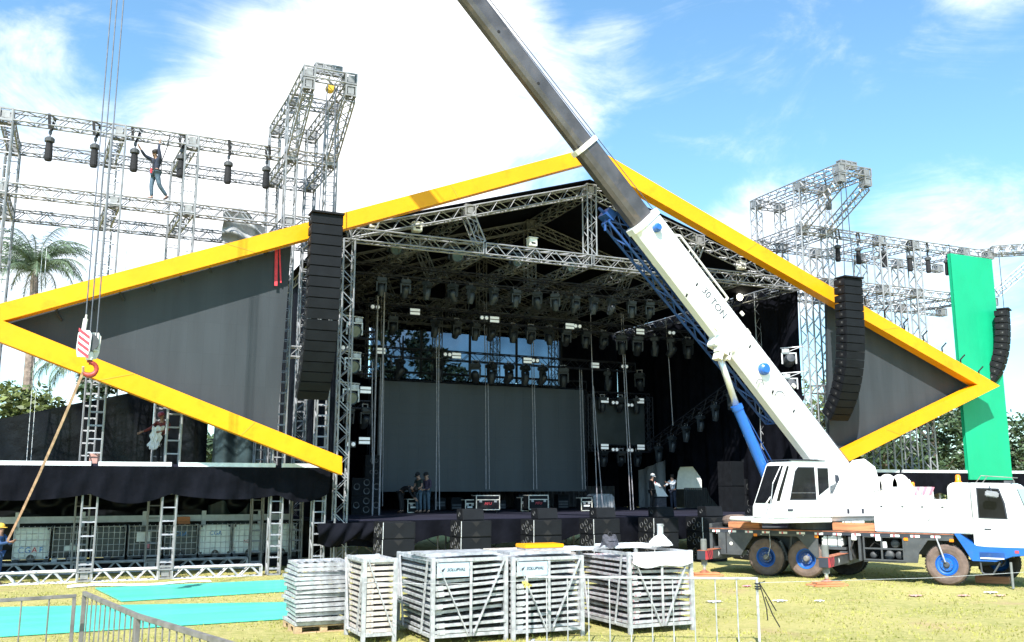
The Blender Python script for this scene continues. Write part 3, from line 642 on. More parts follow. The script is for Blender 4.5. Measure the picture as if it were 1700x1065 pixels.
mb.box(3.04, 4.22, .02, .9, .58, .62); mb.box(2.62, 2.70, .0, .7, .60, 1.3); mb.box(2.90, 2.98, .0, .7, .60, 1.3); mb.box(2.62, 2.98, .02, .06, 1.22, 1.3)
cp(mb, 'equipment_bay', 'grey_steel', bevel=.006)
cp(MB().box(1.72, 4.25, .70, .745, .60, 1.39), 'bay_back', 'hole')
for x, y, z, r, L in ((3.92, .2, 1.12, .13, .3), (3.72, .25, .78, .14, .35), (3.25, .3, .76, .10, .3), (4.0, .3, .78, .12, .3)):
    cp(MB().lathe([(0, 0), (r * .8, 0), (r, .03), (r, L - .03), (r * .8, L), (0, L)], (x, y, z), (0, 1, 0), 12), 'air_tank', 'grey_steel', smooth=True)
mb = MB(); mb.path([(3.2, .2, 1.0), (3.35, .15, 1.16), (3.55, .12, 1.05), (3.7, .15, 1.18)], .018, 5); mb.path([(2.75, .05, .7), (2.68, -.01, .95), (2.78, .02, 1.2)], .02, 5); cp(mb, 'hose', 'rubber_tread')
cp(MB().box(3.60, 3.70, .08, .2, 1.0, 1.18), 'valve', 'paper')
# wheels
def wheel(x, y, side, dual):
    R_, W_ = .585, .32
    t = MB(); prof = [(.30, 0), (.34, -.015), (.44, -.03), (.53, -.015), (.572, .03), (R_, .07), (R_, W_ - .07), (.572, W_ - .03), (.53, W_ + .01), (.44, W_ + .02), (.30, W_)]
    t.k = 0; t.lathe(prof[:5], (x, y, R_), (0, side, 0), 36); t.k = 1; t.lathe(prof[4:], (x, y, R_), (0, side, 0), 36)
    for i in range(40):                          # tread lugs
        a = 2 * PI * i / 40
        for h0, h1 in ((.05, .14), (.18, .27)):
            c = Vector((x + math.cos(a + (h0 > .1) * .08) * (R_ + .006), y + side * (h0 + h1) / 2, R_ + math.sin(a + (h0 > .1) * .08) * (R_ + .006)))
            t.obox(c, (.022, h1 - h0, .05), Matrix.Rotation(-a - (h0 > .1) * .08, 3, 'Y'))
    if dual: t.k = 1; t.lathe([(.30, .36), (.46, .35), (.57, .37), (R_, .42), (R_, .62), (.57, .67), (.30, .68)], (x, y, R_), (0, side, 0), 32)
    wh = t.build('wheel', ['rubber', 'rubber_tread'], ct, smooth=False)
    r = MB(); dp = .10 if dual else -.01
    r.k = 0; r.lathe([(.315, .0), (.30, -.02), (.275, .01), (.265, dp)], (x, y, R_), (0, side, 0), 32); r.k = 1; r.lathe([(.265, dp), (.19, dp + .03), (.17, dp - .03), (.0, dp - .03)], (x, y, R_), (0, side, 0), 32); r.build('rim', ['blue', 'jibblue' if dual else 'blue'], wh, smooth=False)
    h = MB(); hz = -.02 if dual else -.07
    h.lathe([(0, hz - .03), (.06, hz - .03), (.085, hz), (.10, hz + .05), (.11, dp - .02), (.13, dp - .02)], (x, y, R_), (0, side, 0), 18)
    for i in range(10): a = 2 * PI * i / 10; h.tube((x + .145 * math.cos(a), y + side * (dp - .035), R_ + .145 * math.sin(a)), (x + .145 * math.cos(a), y + side * (dp + .0), R_ + .145 * math.sin(a)), .016, 6)
    h.build('hub', 'grey_steel' if not dual else 'galv_worn', wh)
for x in (0, 1.28): wheel(x, .05, 1, True); wheel(x + .75, 2.45, -1, True)
wheel(5.33, .06, 1, False); wheel(6.42, 2.44, -1, False)
for x, x2 in ((0, .75), (1.28, 2.03), (5.33, 6.42)): cp(MB().tube((x, .4, .585), (x2, 2.1, .585), .10, 8), 'axle', 'grey_steel')
mb = MB(); mb.tube((.42, .25, 1.1), (.62, .3, .55), .06, 8); mb.tube((.80, .25, 1.25), (.72, .3, .6), .05, 8); mb.box(.45, .85, .2, .6, .50, .62); cp(mb, 'suspension', 'grey_steel')
cp(MB().path([(.18, -.02, 1.36), (.20, -.05, .95), (.1, -.03, .62), (.02, -.03, .55)], .012, 5), 'grab_line', 'galv')
cp(MB().path([(5.12, -.02, 1.33), (5.32, -.07, .66)], .022, 6), 'wheel_rod', 'galv')
# outriggers, pushed out towards the camera; each beam is a part with its jack and foot
def outrigger(x, y1, m_end, pads=True):
    mb = MB(); mb.box(x - .02, x + .24, y1, .30, .52, .80); mb.box(x + .0, x + .22, .0, 2.5, .46, .86)
    ob = cp(mb, 'outrigger', 'grey_steel', bevel=.008)
    MB().box(x - .03, x + .25, y1, .02, .80, .812).build('edge', 'rust', ob)
    e = MB(); e.k = 0; e.box(x + .241, x + .246, y1 + .01, y1 + .62, .525, .798); e.k = 1
    for k in range(3): yy = y1 + .30 + k * .13; e.prism([(x + .247, yy, .535), (x + .247, yy + .05, .535), (x + .247, yy - .08, .79), (x + .247, yy - .13, .79)], (.004, 0, 0))
    e.box(x - .026, x + .246, y1 - .006, y1 - .001, .53, .795)
    e.build('warning_end', ['textred', 'ink'], ob)
    MB().prism([(x + .242, y1 + 1.12, .58), (x + .242, y1 + 1.12, .74), (x + .242, y1 + 1.22, .66)], (.004, 0, 0)).build('arrow_mark', 'paper', ob)
    j = MB(); j.lathe([(0, .35), (.10, .35), (.10, 1.12), (.085, 1.16), (0, 1.16)], (x + .11, y1 + .22, 0), (0, 0, 1), 14); jack = j.build('jack', 'concrete', ob, smooth=False)
    MB().lathe([(0, .13), (.055, .13), (.055, .5), (0, .5)], (x + .11, y1 + .22, 0), (0, 0, 1), 12).build('ram', 'chrome', jack, smooth=True)
    MB().lathe([(0, .12), (.16, .12), (.15, .145), (.06, .19), (0, .19)], (x + .11, y1 + .22, 0), (0, 0, 1), 14).build('foot', 'rust', jack)
    return x + .11, y1 + .22
pads = [outrigger(2.34, -2.18, 1), outrigger(-1.72, -1.35, 1)]
# engine hood and truck cab
hd = MB(); hd.prism([(3.40, .08, 1.465), (5.56, .08, 1.465), (5.56, .08, 2.38), (5.40, .08, 2.43), (3.52, .08, 2.40), (3.40, .08, 2.28)], (0, 2.34, 0)); hood = cp(hd, 'engine_hood', 'white', bevel=.03)
mb = MB()
for s, x0 in ((1, 4.62), (-1, 5.02)):
    for k in range(4): x = x0 + .07 * k; mb.bar((x, .072, 1.72), (x + s * .13, .072, 1.88), .004, .010, (0, 1, 0))
mb.build('vent', 'hole', hood)
for x in (4.6, 4.72): cp(MB().tube((x, .5, 2.38), (x, .5, 2.72), .03, 8), 'pipe', 'galv')
cp(MB().path([(4.42, .6, 2.36), (4.42, .6, 2.75), (4.36, .6, 2.86), (4.24, .6, 2.9)], .085, 10), 'exhaust', 'cream', smooth=True)
cp(MB().path([(4.9, .3, 2.4), (4.98, .3, 2.52), (5.05, .3, 2.4)], .014, 5), 'hook_loop', 'galv')
rs = MB(); rs.prism([(5.50, .05, 1.466), (6.1, .05, 1.466), (6.1, .05, 2.92), (5.62, .05, 2.92), (5.50, .05, 2.80)], (0, 2.4, 0)); cp(rs, 'cab_riser', 'white', bevel=.03)
side = [(6.105, 1.12), (7.52, 1.0), (7.60, 1.35), (7.52, 1.95), (7.28, 2.78), (7.15, 2.90), (6.105, 2.92)]
cabm = MB(); cabm.prism([(x, .02, z) for x, z in side], (0, 2.46, 0)); cab = cp(cabm, 'truck_cab', 'white', bevel=.04)
bl = [(5.60, 1.46), (5.76, 1.46), (6.18, 1.13), (7.56, 1.13), (7.60, .95), (7.05, .88), (6.62, .72), (6.02, .72), (5.84, 1.05)]
lb = MB(); lb.prism([(x, -.012, z) for x, z in bl], (0, 2.52, 0)); lower = cp(lb, 'lower_body', 'blue', bevel=.012)
MB().box(6.22, 6.86, -.018, -.0135, .80, .98).build('step_recess', 'jibblue', lower); MB().box(6.24, 6.84, -.045, -.0185, .80, .835).build('step_tread', 'paper', lower)
MB().box(7.12, 7.22, -.022, -.0135, .98, 1.05).build('side_marker', 'textred', lower)
MB().prism([(6.27, .012, 1.92), (7.02, .012, 1.90), (6.98, .012, 2.35), (6.86, .012, 2.76), (6.27, .012, 2.78)], (0, .012, 0)).build('window_seal', 'ink', cab)
MB().prism([(6.30, .006, 1.95), (6.98, .006, 1.93), (6.94, .006, 2.35), (6.83, .006, 2.73), (6.30, .006, 2.75)], (0, .005, 0)).build('side_window', 'glass', cab)
ws = MB(); R0 = [(7.585, 1.45), (7.525, 1.98), (7.30, 2.74)]
ws.add([(x + .012, y, z) for y in (.16, 2.34) for x, z in R0], [(0, 1, 4, 3), (1, 2, 5, 4)]); ws.build('windscreen', 'glass_blue', cab, solid=.01)
MB().box(7.545, 7.60, .01, .05, 1.25, 1.75).build('corner_panel', 'blue', cab)
MB().box(6.40, 6.58, .005, .019, 1.60, 1.64).build('door_handle', 'ink', cab)
MB().path([(6.12, .012, 2.80), (6.125, .012, 1.95), (6.16, .012, 1.90)], .007, 4).build('door_line', 'ink', cab)
mr = MB(); mr.path([(6.62, .02, 2.82), (6.66, -.20, 2.80), (6.70, -.24, 2.66)], .014, 5); mirror = mr.build('mirror', 'ink', cab)
MB().obox((6.70, -.25, 2.60), (.34, .10, .17), Matrix.Rotation(.15, 3, 'Y')).build('mirror_shell', 'grey_cover', mirror, bevel=.03)
MB().box(7.52, 7.72, -.01, 2.5, .80, 1.12).build('front_bumper', 'blue', ct, bevel=.03)
hl = MB().box(7.60, 7.735, .06, .36, .96, 1.12).build('headlight', 'paper', ct, bevel=.02); MB().box(7.60, 7.735, 2.14, 2.44, .96, 1.12).build('headlight', 'paper', ct, bevel=.02)
cp(MB().path([(6.22, .05, .72), (6.24, .02, .42), (6.30, .02, .38), (6.52, .02, .38), (6.72, .04, .70)], .025, 6), 'step_frame', 'grey_steel')
cp(MB().tube((7.0, -.05, .02), (6.98, .1, .72), .035, 8), 'front_jack', 'concrete')
bc = MB(); bc.lathe([(0, 2.92), (.10, 2.92), (.10, 2.95), (.075, 2.96), (.075, 3.1), (.05, 3.15), (0, 3.16)], (5.78, .30, 0), (0, 0, 1), 14); cp(bc, 'beacon', 'orange', smooth=True)
rk = MB(); rk.path([(6.25, .25, 2.92), (6.4, .25, 3.12), (7.2, .25, 3.06), (7.25, .25, 2.9)], .012, 5); rk.path([(6.25, 1.6, 2.92), (6.4, 1.6, 3.12), (7.2, 1.6, 3.06)], .012, 5)
for x in (6.4, 6.67, 6.94, 7.2): rk.tube((x, .25, 3.12 - .07 * (x - 6.4)), (x, 1.6, 3.12 - .07 * (x - 6.4)), .012, 5)
cp(rk, 'roof_rack', 'galv_worn')
cp(MB().box(6.95, 7.2, .5, .8, 2.90, 2.98), 'roof_vent', 'grey_steel')
for p, q in (((3.95, .0755, 1.5), (3.95, .0755, 2.38)), ((4.95, .0755, 1.5), (4.95, .0755, 2.38)), ((3.45, .0755, 1.62), (5.5, .0755, 1.62))): MB().bar(p, q, .012, .004, (0, 1, 0)).build('panel_seam', 'seam_grey', hood)
for x in (3.6, 4.2, 4.75, 5.3): MB().box(x, x + .07, .068, .0785, 2.2, 2.24).build('latch', 'ink', hood)
MB().bar((6.13, .0145, 1.2), (7.4, .0145, 1.2), .010, .004, (0, 1, 0)).build('panel_seam', 'seam_grey', cab); MB().bar((7.18, .0145, 1.2), (7.16, .0145, 1.95), .010, .004, (0, 1, 0)).build('panel_seam', 'seam_grey', cab)
for k in range(6): x = -1.6 + .45 * k + (.9 if k > 2 else 0); MB().lathe([(0, 0), (.018, 0), (.018, -.008), (0, -.008)], (x if x < -.8 else x + .6, -.0005, 1.30), (0, 1, 0), 8).build('bolt', 'galv', ct)
# ---- slewing upper works, built in world axes (boom points along -X at Y = 24)
RM[ct.name] = (Matrix.Translation(TA) @ Matrix.Rotation(TRZ, 4, 'Z')).inverted()
BY = 24.0
cp(MB().lathe([(.0, 1.47), (.85, 1.47), (.85, 1.72), (0, 1.72)], (21.55, BY, 0), (0, 0, 1), 28), 'slew_ring', 'grey_steel')
up = MB(); up.box(19.0, 24.4, 22.86, 25.1, 1.74, 1.86); up.box(21.15, 23.9, 22.74, 25.15, 1.87, 2.58); cp(up, 'upper_deck', 'white', bevel=.03)
sp = MB()
for y in (23.42, 24.52): sp.prism([(21.9, y, 2.585), (24.0, y, 2.585), (23.75, y, 3.45), (23.3, y, 3.72), (22.8, y, 3.66), (22.35, y, 3.25)], (0, .06, 0))
cp(sp, 'boom_bracket', 'white', bevel=.015)
for x, z in ((21.75, 1.98), (22.35, 1.98)): cp(MB().box(x, x + .09, 22.725, 22.739, z, z + .14), 'latch', 'ink')
cp(MB().prism([(21.35, 22.73, 2.98), (21.35, 22.73, 3.18), (21.47, 22.73, 3.16), (21.52, 22.73, 3.02), (21.40, 22.73, 2.90)], (0, .02, 0)), 'mount_plate', 'ink')
cw = MB(); cw.prism([(23.95, 22.78, 1.92), (25.75, 22.9, 1.92), (25.75, 22.9, 2.80), (23.95, 22.78, 2.80)], (0, 2.3, 0)); cwt = cp(cw, 'counterweight', 'white', bevel=.04)
stp = MB()
for k in range(3): x = 24.75 + .35 * k; stp.prism([(x, 22.80 + (x - 23.95) * .0667, 2.54), (x + .14, 22.81 + (x - 23.95) * .0667, 2.54), (x + .32, 22.825 + (x - 23.95) * .0667, 2.795), (x + .18, 22.815 + (x - 23.95) * .0667, 2.795)], (0, -.04, 0))
stp.build('warning_stripes', 'pink', cwt)
cp(MB().lathe([(0, 2.8), (.07, 2.8), (.07, 2.92), (.05, 2.96), (0, 2.96)], (24.95, 23.05, 0), (0, 0, 1), 12), 'beacon', 'orange', smooth=True)
wn = MB()
for x in (23.45, 24.15, 24.72): wn.lathe([(0, -.75), (.40, -.75), (.40, -.69), (.30, -.68), (.32, -.3), (.30, 0), (.32, .4), (.30, .68), (.40, .69), (.40, .75), (0, .75)], (x, BY + .05, 2.82), (0, 1, 0), 26)
cp(wn, 'winch', 'cream', smooth=False)
cp(MB().box(24.0, 25.25, 23.35, 24.9, 2.51, 3.05), 'winch_cover', 'white', bevel=.04)
cp(MB().path([(23.0, 23.0, 2.62), (23.5, 22.95, 2.72), (23.9, 22.98, 2.6), (24.3, 22.95, 2.62), (24.7, 23.0, 2.78)], .014, 5), 'hose', 'ink'); cp(MB().box(22.95, 24.9, 22.95, 25.0, 2.585, 2.60), 'winch_deck', 'cream')
# operator cab
oc = [(18.78, 1.86), (21.10, 1.86), (21.10, 3.52), (20.95, 3.60), (19.62, 3.60), (19.40, 3.50), (18.98, 2.58), (18.80, 2.2)]
om = MB(); om.prism([(x, 22.70, z) for x, z in oc], (0, .95, 0)); ocab = cp(om, 'operator_cab', 'white', bevel=.03)
cp(MB().box(18.78, 21.10, 22.72, 23.62, 1.72, 1.855), 'cab_sill', 'white', bevel=.015)
for seal, pts in ((1, [(19.50, 2.44), (20.48, 2.44), (20.46, 3.38), (19.86, 3.38), (19.74, 3.26)]), (2, [(20.62, 2.56), (21.02, 2.80), (21.02, 3.36), (20.62, 3.36)])):
    c = Vector((sum(p[0] for p in pts) / len(pts), 0, sum(p[1] for p in pts) / len(pts)))
    MB().prism([(c.x + (x - c.x) * 1.07, 22.694, c.z + (z - c.z) * 1.07) for x, z in pts], (0, .02, 0)).build('window_seal', 'ink', ocab)
    MB().prism([(x, 22.688, z) for x, z in pts], (0, .008, 0)).build('side_window', 'glass', ocab)
MB().bar((19.52, 22.684, 2.62), (20.46, 22.684, 2.62), .006, .02, (0, 1, 0)).build('window_bar', 'galv', ocab)
fw = MB(); fw.add([(x - .012, y, z) for y in (22.80, 23.56) for x, z in ((18.845, 2.32), (18.99, 2.62), (19.37, 3.45))], [(0, 1, 4, 3), (1, 2, 5, 4)]); fw.build('front_window', 'glass', ocab, solid=.01)
MB().prism([(18.96, 22.694, 2.38), (19.08, 22.694, 2.38), (19.50, 22.694, 3.42), (19.42, 22.694, 3.44), (19.07, 22.694, 2.68)], (0, .01, 0)).build('quarter_window', 'glass', ocab)
MB().box(19.36, 19.56, 22.68, 22.699, 2.08, 2.14).build('door_handle', 'ink', ocab)
mb = MB()
for s, x0 in ((1, 19.70), (-1, 20.18)):
    for k in range(4): x = x0 + .06 * k; mb.bar((x, 22.697, 1.90), (x + s * .12, 22.697, 2.03), .004, .009, (0, 1, 0))
mb.build('vent', 'ink', ocab)
MB().box(19.5, 21.0, 22.66, 23.68, 3.615, 3.64).build('roof_guard', 'ink', ocab)
MB().path([(18.70, 22.66, 2.3), (18.80, 22.64, 2.9), (19.15, 22.64, 3.45)], .015, 5).build('grab_rail', 'galv', ocab)
mb = MB(); mb.box(18.45, 18.78, 22.7, 23.3, 1.74, 1.8); mb.tube((18.55, 22.75, 1.8), (18.55, 22.75, 2.25), .02, 5); mb.tube((18.55, 22.75, 2.25), (18.78, 22.75, 2.5), .02, 5); cp(mb, 'step', 'cream')
# the driver's seat shape seen through the glass is left dark
# boom: white base section, two bare steel sections, sheaves at the tip far above the frame
B0, B1 = Vector((22.55, BY, 3.18)), Vector((-.28, BY, 27.6)); bd = (B1 - B0).normalized(); bn = Vector((-bd.z, 0, bd.x)) if False else Vector((bd.z, 0, -bd.x))  # bn: upper side of the boom
if bn.z < 0: bn = -bn
bx = Vector((0, 1, 0))
def bsec(name, s0, s1, h, w, m, rnd_bot=True, drop=0.0):
    def ring(s, k=1.0):
        c = B0 + bd * s - bn * drop; hh, ww = h / 2 * k, w / 2 * k
        prof = [(-ww * .86, hh), (ww * .86, hh), (ww, hh * .82), (ww, -hh * .30), (ww * .80, -hh * .74), (ww * .42, -hh), (-ww * .42, -hh), (-ww * .80, -hh * .74), (-ww, -hh * .30), (-ww, hh * .82)]
        return [c + bx * a + bn * b for a, b in prof]
    mb = MB(); mb.loft([ring(s0), ring(s1)]); return cp(mb, name, m)
def at_t(x): return (B0.x - x) / -bd.x                     # boom length where its axis passes this X
sC, sR, sT = at_t(15.23), at_t(13.2), (B1 - B0).length
bbase = bsec('boom_base', .0, sC, 1.02, .74, 'white'); b1s = bsec('boom_section', sC + .02, sR, .74, .56, 'boomdark'); b2s = bsec('boom_section', sR + .02, sT, .63, .46, 'boomdark')
bsec('collar', sC - .14, sC + .05, 1.10, .82, 'white'); bsec('collar', sR - .10, sR + .06, .86, .66, 'cream')
bsec('collar', at_t(18.62) - .1, at_t(18.62) + .1, 1.06, .78, 'cream')
side_y = BY - .37
def on_boom(x, off, y=side_y): return Vector((0, y, 0)) + Vector((B0.x, 0, B0.z)) + bd * at_t(x) + bn * off
for (px, py, r) in ((1092, 377, .13), (1270, 612, .18)):
    c = atY(px, py, side_y - .1); mb = MB(); mb.lathe([(0, -.10), (r * .7, -.10), (r, -.05), (r, .02), (r * 1.1, .03), (r * 1.1, .10), (0, .10)], c, (0, 1, 0), 20); mb.build('drum_cap', 'blue', bbase)
for (px, py) in ((1157, 472), (1245, 575), (1318, 682), (1140, 490), (1283, 650)):
    c = atY(px, py, side_y - .003); mb = MB(); mb.obox(c, (.06, .008, .12), Matrix.Rotation(.5, 3, 'Y')); mb.build('hole', 'hole', bbase)
for (px, py) in ((965, 222 + 22), (898, 138), (832, 52)): 
    c = atY(px - 4, py, BY - .232); MB().lathe([(0, -.006), (.05, -.006), (.05, .004), (0, .004)], c, (0, 1, 0), 12).build('hole', 'hole', b2s)
mb = MB(); a_ = on_boom(16.0, .66, BY - .3); b_ = on_boom(17.75, .66, BY - .3); mb.tube(a_, b_, .035, 6); mb.tube(a_, on_boom(15.9, .5, BY - .3), .03, 6); mb.tube(b_, on_boom(17.75, .5, BY - .3), .05, 6); mb.build('guide_rail', 'cream', bbase)
mb = MB(); mb.tube(on_boom(9.0, .48, BY - .12), on_boom(23.2, .70, BY - .12), .014, 5); mb.tube(on_boom(-.2, .45, BY + .12), on_boom(23.2, .70, BY + .12), .014, 5); mb.build('hoist_rope', 'cable', bbase)
cp(MB().lathe([(0, -.3), (.32, -.3), (.32, -.22), (.26, -.2), (.26, .2), (.32, .22), (.32, .3), (0, .3)], B1, (0, 1, 0), 20), 'tip_sheave', 'boomdark')
for f in (.22, .43, .64, .85):
    s_ = sC * f; c = B0 + bd * s_; MB().bar(Vector((c.x, side_y - .002, c.z)) + bn * .5, Vector((c.x, side_y - .002, c.z)) - bn * .18, .006, .014, (0, 1, 0)).build('weld_line', 'seam_grey', bbase)
for (px, py, W_) in ((1295, 660, .22), (1262, 640, .16)):
    c = atY(px, py, side_y - .003); MB().path([c + Vector((-W_, 0, .06)), c + Vector((-.5 * W_, -.01, .2)), c + Vector((.5 * W_, -.01, .2)), c + Vector((W_, 0, .03))], .012, 5).build('hose', 'ink', bbase)
for (px, py) in ((1190, 545), (1232, 520), (1318, 640)):
    c = atY(px, py, side_y - .02); MB().obox(c, (.14, .05, .10), Matrix.Rotation(.75, 3, 'Y')).build('lug', 'cream', bbase)
# brackets and plate on the base section
mb = MB(); c = on_boom(18.55, -.62, BY - .25)
mb.obox(c + Vector((-.12, 0, 0)), (.42, .3, .18), Matrix.Rotation(.35, 3, 'Y')); mb.obox(c + Vector((-.28, 0, -.14)), (.14, .34, .3), Matrix.Rotation(.35, 3, 'Y')); mb.obox(c + Vector((.05, 0, -.16)), (.1, .3, .26), Matrix.Rotation(.35, 3, 'Y')); mb.build('jib_bracket', 'cream', bbase)
Rb = Matrix(((-bd.x, 0, bn.x), (0, 1, 0), (-bd.z, 0, bn.z)))          # columns: down-boom, depth, up-normal
Rt = Matrix((( -bd.x, bn.x, 0), (0, 0, -1), (-bd.z, bn.z, 0)))
tcol = Rt.copy()
text_mesh('30 TON', .34, 'lettering', 'ink', bbase, tcol, atY(1186, 503, side_y - .004), ext=.003)
# lift ram
c0, c1, c2 = atY(1299, 852, 23.85), atY(1222, 672, 23.9), atY(1188, 572, 23.95)
ram = cp(MB().tube(c0, c1 + (c0 - c1).normalized() * -.0, .165, 18), 'lift_cylinder', 'blue', smooth=False)
mb = MB(); mb.tube(c1, c2, .105, 16); mb.build('ram_rod', 'chrome', ram, smooth=True)
mb = MB(); mb.tube(c1 + (c0 - c1).normalized() * .01, c1 + (c0 - c1).normalized() * .16, .19, 18); mb.build('gland', 'blue', ram)
mb = MB(); mb.path([c1 + Vector((.22, -.02, -.2)), c0 + Vector((.24, -.02, .3))], .022, 6); mb.path([c1 + Vector((.26, -.12, -.3)), c0 + Vector((.27, -.1, .6))], .018, 6); mb.build('oil_pipe', 'jibblue', ram)
mb = MB(); mb.obox(c2 + Vector((.05, 0, .1)), (.34, .5, .42), Matrix.Rotation(.4, 3, 'Y')); mb.build('ram_mount', 'white', ram, bevel=.03)
# lattice jib stowed on the far side under the boom
j0, j1, j2 = atY(1012, 362, 24.55), atY(1212, 580, 24.55), atY(1285, 695, 24.55)
jb = MB(); truss(jb, j0, j2, w=.46, h=.40, r=.045, rb=.026, step=.55, up=(0, 1, 0)); jib = cp(jb, 'stowed_jib', 'jibblue')
mb = MB(); d_ = (j0 - j2).normalized(); mb.obox(j0 + d_ * .1, (.34, .5, .28), Matrix.Rotation(.6, 3, 'Y')); mb.tube(j0 + d_ * .1, j0 + d_ * .55 + Vector((0, 0, -.1)), .05, 6); mb.tube(j0 + d_ * .2 + Vector((0, 0, -.2)), j0 + d_ * .1 + Vector((-.1, 0, -.5)), .04, 6); mb.build('jib_head', 'jibblue', jib)
mb = MB()
for f in (.15, .5, .8): p_ = j0.lerp(j2, f); mb.tube(p_, p_ + bn * .4 + Vector((0, -.3, 0)), .05, 6)
mb.build('jib_pin', 'jibblue', jib)
# ---- hook block, rope and sling hanging from the boom tip
hk = thing('hook_block', 'crane hook block with red and white striped plate and worn red hook', 'hook block', (-.27, BY, 5.73), world=True)
hc = atY(147, 572, BY)
def plate(y, z0=-.40, z1=.40): return [(hc.x + a, hc.y + y, hc.z + b) for a, b in ((-.16, z0), (.10, z0), (.17, z0 + .2), (.19, z1 - .12), (.12, z1), (-.1, z1), (-.18, z1 - .1), (-.2, z0 + .25))]
mb = MB(); mb.prism([Vector(p) + Vector((-.12, 0, 0)) for p in plate(-.22)], (0, .03, 0)); pl = mb.build('side_plate', 'paper', hk, bevel=.006)
mb = MB()
for k in range(4): z = hc.z - .34 + .19 * k; mb.prism([(hc.x - .29, hc.y - .226, z + .13), (hc.x - .29, hc.y - .226, z + .23), (hc.x + .02, hc.y - .226, z + .0), (hc.x + .02, hc.y - .226, z - .1)], (0, .004, 0))
mb.build('red_stripes', 'textred', pl)
mb = MB(); mb.prism([Vector(p) + Vector((.14, 0, 0)) for p in plate(.14)], (0, .03, 0)); mb.build('side_plate', 'cream', hk, bevel=.006)
mb = MB(); mb.lathe([(0, -.12), (.26, -.12), (.26, -.09), (.21, -.07), (.21, .07), (.26, .09), (.26, .12), (0, .12)], hc + Vector((.02, -.03, .06)), (0, 1, 0), 22); mb.build('sheave', 'grey_steel', hk)
for dz in (.12, -.14): MB().bar(hc + Vector((-.12, -.2, dz)), hc + Vector((.28, .16, dz)), .04, .04).build('spacer', 'cream', hk)
mb = MB(); mb.lathe([(0, -.46), (.10, -.46), (.11, -.40), (.09, -.22), (.06, -.2), (0, -.2)], hc + Vector((.06, -.02, 0)), (0, 0, 1), 14); mb.build('swivel', 'cream', hk, smooth=False)
hp = hc + Vector((.04, -.02, -.46)); pts = []
for k in range(15):
    a = math.radians(100 - 262 * k / 14); rr = .19; pts.append((hp + Vector((.04 + rr * math.cos(a), 0, -.26 + rr * math.sin(a))), .052 * (1 if k < 8 else 1.25) * (1 if k < 12 else 1 - .25 * (k - 11))))
mb = MB(); n_ = 8; rings = []
for i, (p_, r_) in enumerate(pts):
    tg = (pts[min(i + 1, 14)][0] - pts[max(i - 1, 0)][0]).normalized(); b_ = Vector((0, 1, 0)); a_ = tg.cross(b_)
    rings.append([p_ + (a_ * math.cos(2 * PI * k / n_) * 1.25 + b_ * math.sin(2 * PI * k / n_)) * r_ for k in range(n_)])
mb.loft(rings); mb.tube(hp + Vector((.01, 0, .06)), pts[0][0], .055, 8); mb.build('hook', 'hookred', hk, smooth=True)
mb = MB(); top = hc + Vector((-.16, -.1, .42)); mb.tube(top, top + Vector((.03, 0, .34)), .065, 8); mb.tube(top + Vector((.03, 0, .34)), top + Vector((.04, 0, .46)), .03, 8); mb.build('rope_socket', 'cream', hk)
hk.scale = (.8,) * 3; hk.location = hc + (Vector((-.27, BY, 5.73)) - hc) * .8
hp = hc + (hp - hc) * .8
for i, (dx, dy, z0) in enumerate(((-.13, -.1, .86), (.02, -.03, .2), (.2, .02, .2))):
    a_ = hc + Vector((dx, dy, z0)) * .8; b_ = Vector((B1.x + dx * .9, BY + dy, B1.z))
    o = MB().tube(a_, b_, .015, 6).build('hoist_rope', 'cable')
    tag(o, ['long hoist rope running down to the socket on the hook block, leftmost', 'middle of the three hoist ropes above the hook block', 'rightmost of the three hoist ropes above the hook block'][i], 'rope', 'hoist ropes above the hook block')
# ================================================================== SPEAKERS
def line_array(label, x, y, ztop, n, W, H, D, curve, rz=0.0, flip=1):
    t = thing('line_array', label, 'speaker array', (x, y, ztop), rz)
    fr = MB(); fr.box(-W / 2 - .02, W / 2 + .02, -.1, D - .1, -.06, .0); fr.build('top_frame', 'spk', t)
    ang = 0.0; p = Vector((0, 0, -.07))
    for k in range(n):
        ang = curve(k / (n - 1)); R = Matrix.Rotation(ang, 3, 'X'); c = p + R @ Vector((0, 0, -H / 2))
        mb = MB(); w_, h_ = W / 2, H / 2 - .008
        ps = [(-w_, 0, -h_), (w_, 0, -h_), (w_ * .96, D, -h_ * .82), (-w_ * .96, D, -h_ * .82), (-w_, 0, h_), (w_, 0, h_), (w_ * .96, D, h_ * .82), (-w_ * .96, D, h_ * .82)]
        mb.hexa([c + R @ Vector(q) for q in ps]); cab_ = mb.build('cabinet', 'spk', t, bevel=.012)
        g_ = MB(); g_.hexa([c + R @ Vector(q) for q in [(-w_ + .02, -.02, -h_ + .012), (w_ - .02, -.02, -h_ + .012), (w_ - .02, .0, -h_ + .012), (-w_ + .02, .0, -h_ + .012), (-w_ + .02, -.02, h_ - .012), (w_ - .02, -.02, h_ - .012), (w_ - .02, .0, h_ - .012), (-w_ + .02, .0, h_ - .012)]]); g_.build('grille', 'spk_grille', cab_)
        for s in (-1, 1):
            cc = c + R @ Vector((s * (w_ * .98 + .004), D * .42, 0)); MB().obox(cc, (.012, .20, H * .46), R).build('handle_recess', 'hole', cab_)
            MB().obox(c + R @ Vector((s * (w_ * .98 + .012), D * .37, .01)), (.008, .06, .07), R).build('handle', 'cone', cab_)
        p = p + R @ Vector((0, 0, -H))
    return t
jc = lambda f: math.radians(1.0 + 62 * max(0, f - .25) ** 1.6)
line_array('long hanging black line array speaker column in front of the left yellow arm', 6.40, 28.75, 11.55, 18, 1.02, .344, .62, jc)
line_array('long hanging black line array speaker column on the right before the crane boom', 28.62, 28.75, 11.5, 18, 1.02, .344, .62, jc)
q_ = atY(1673, 512, 30.3)
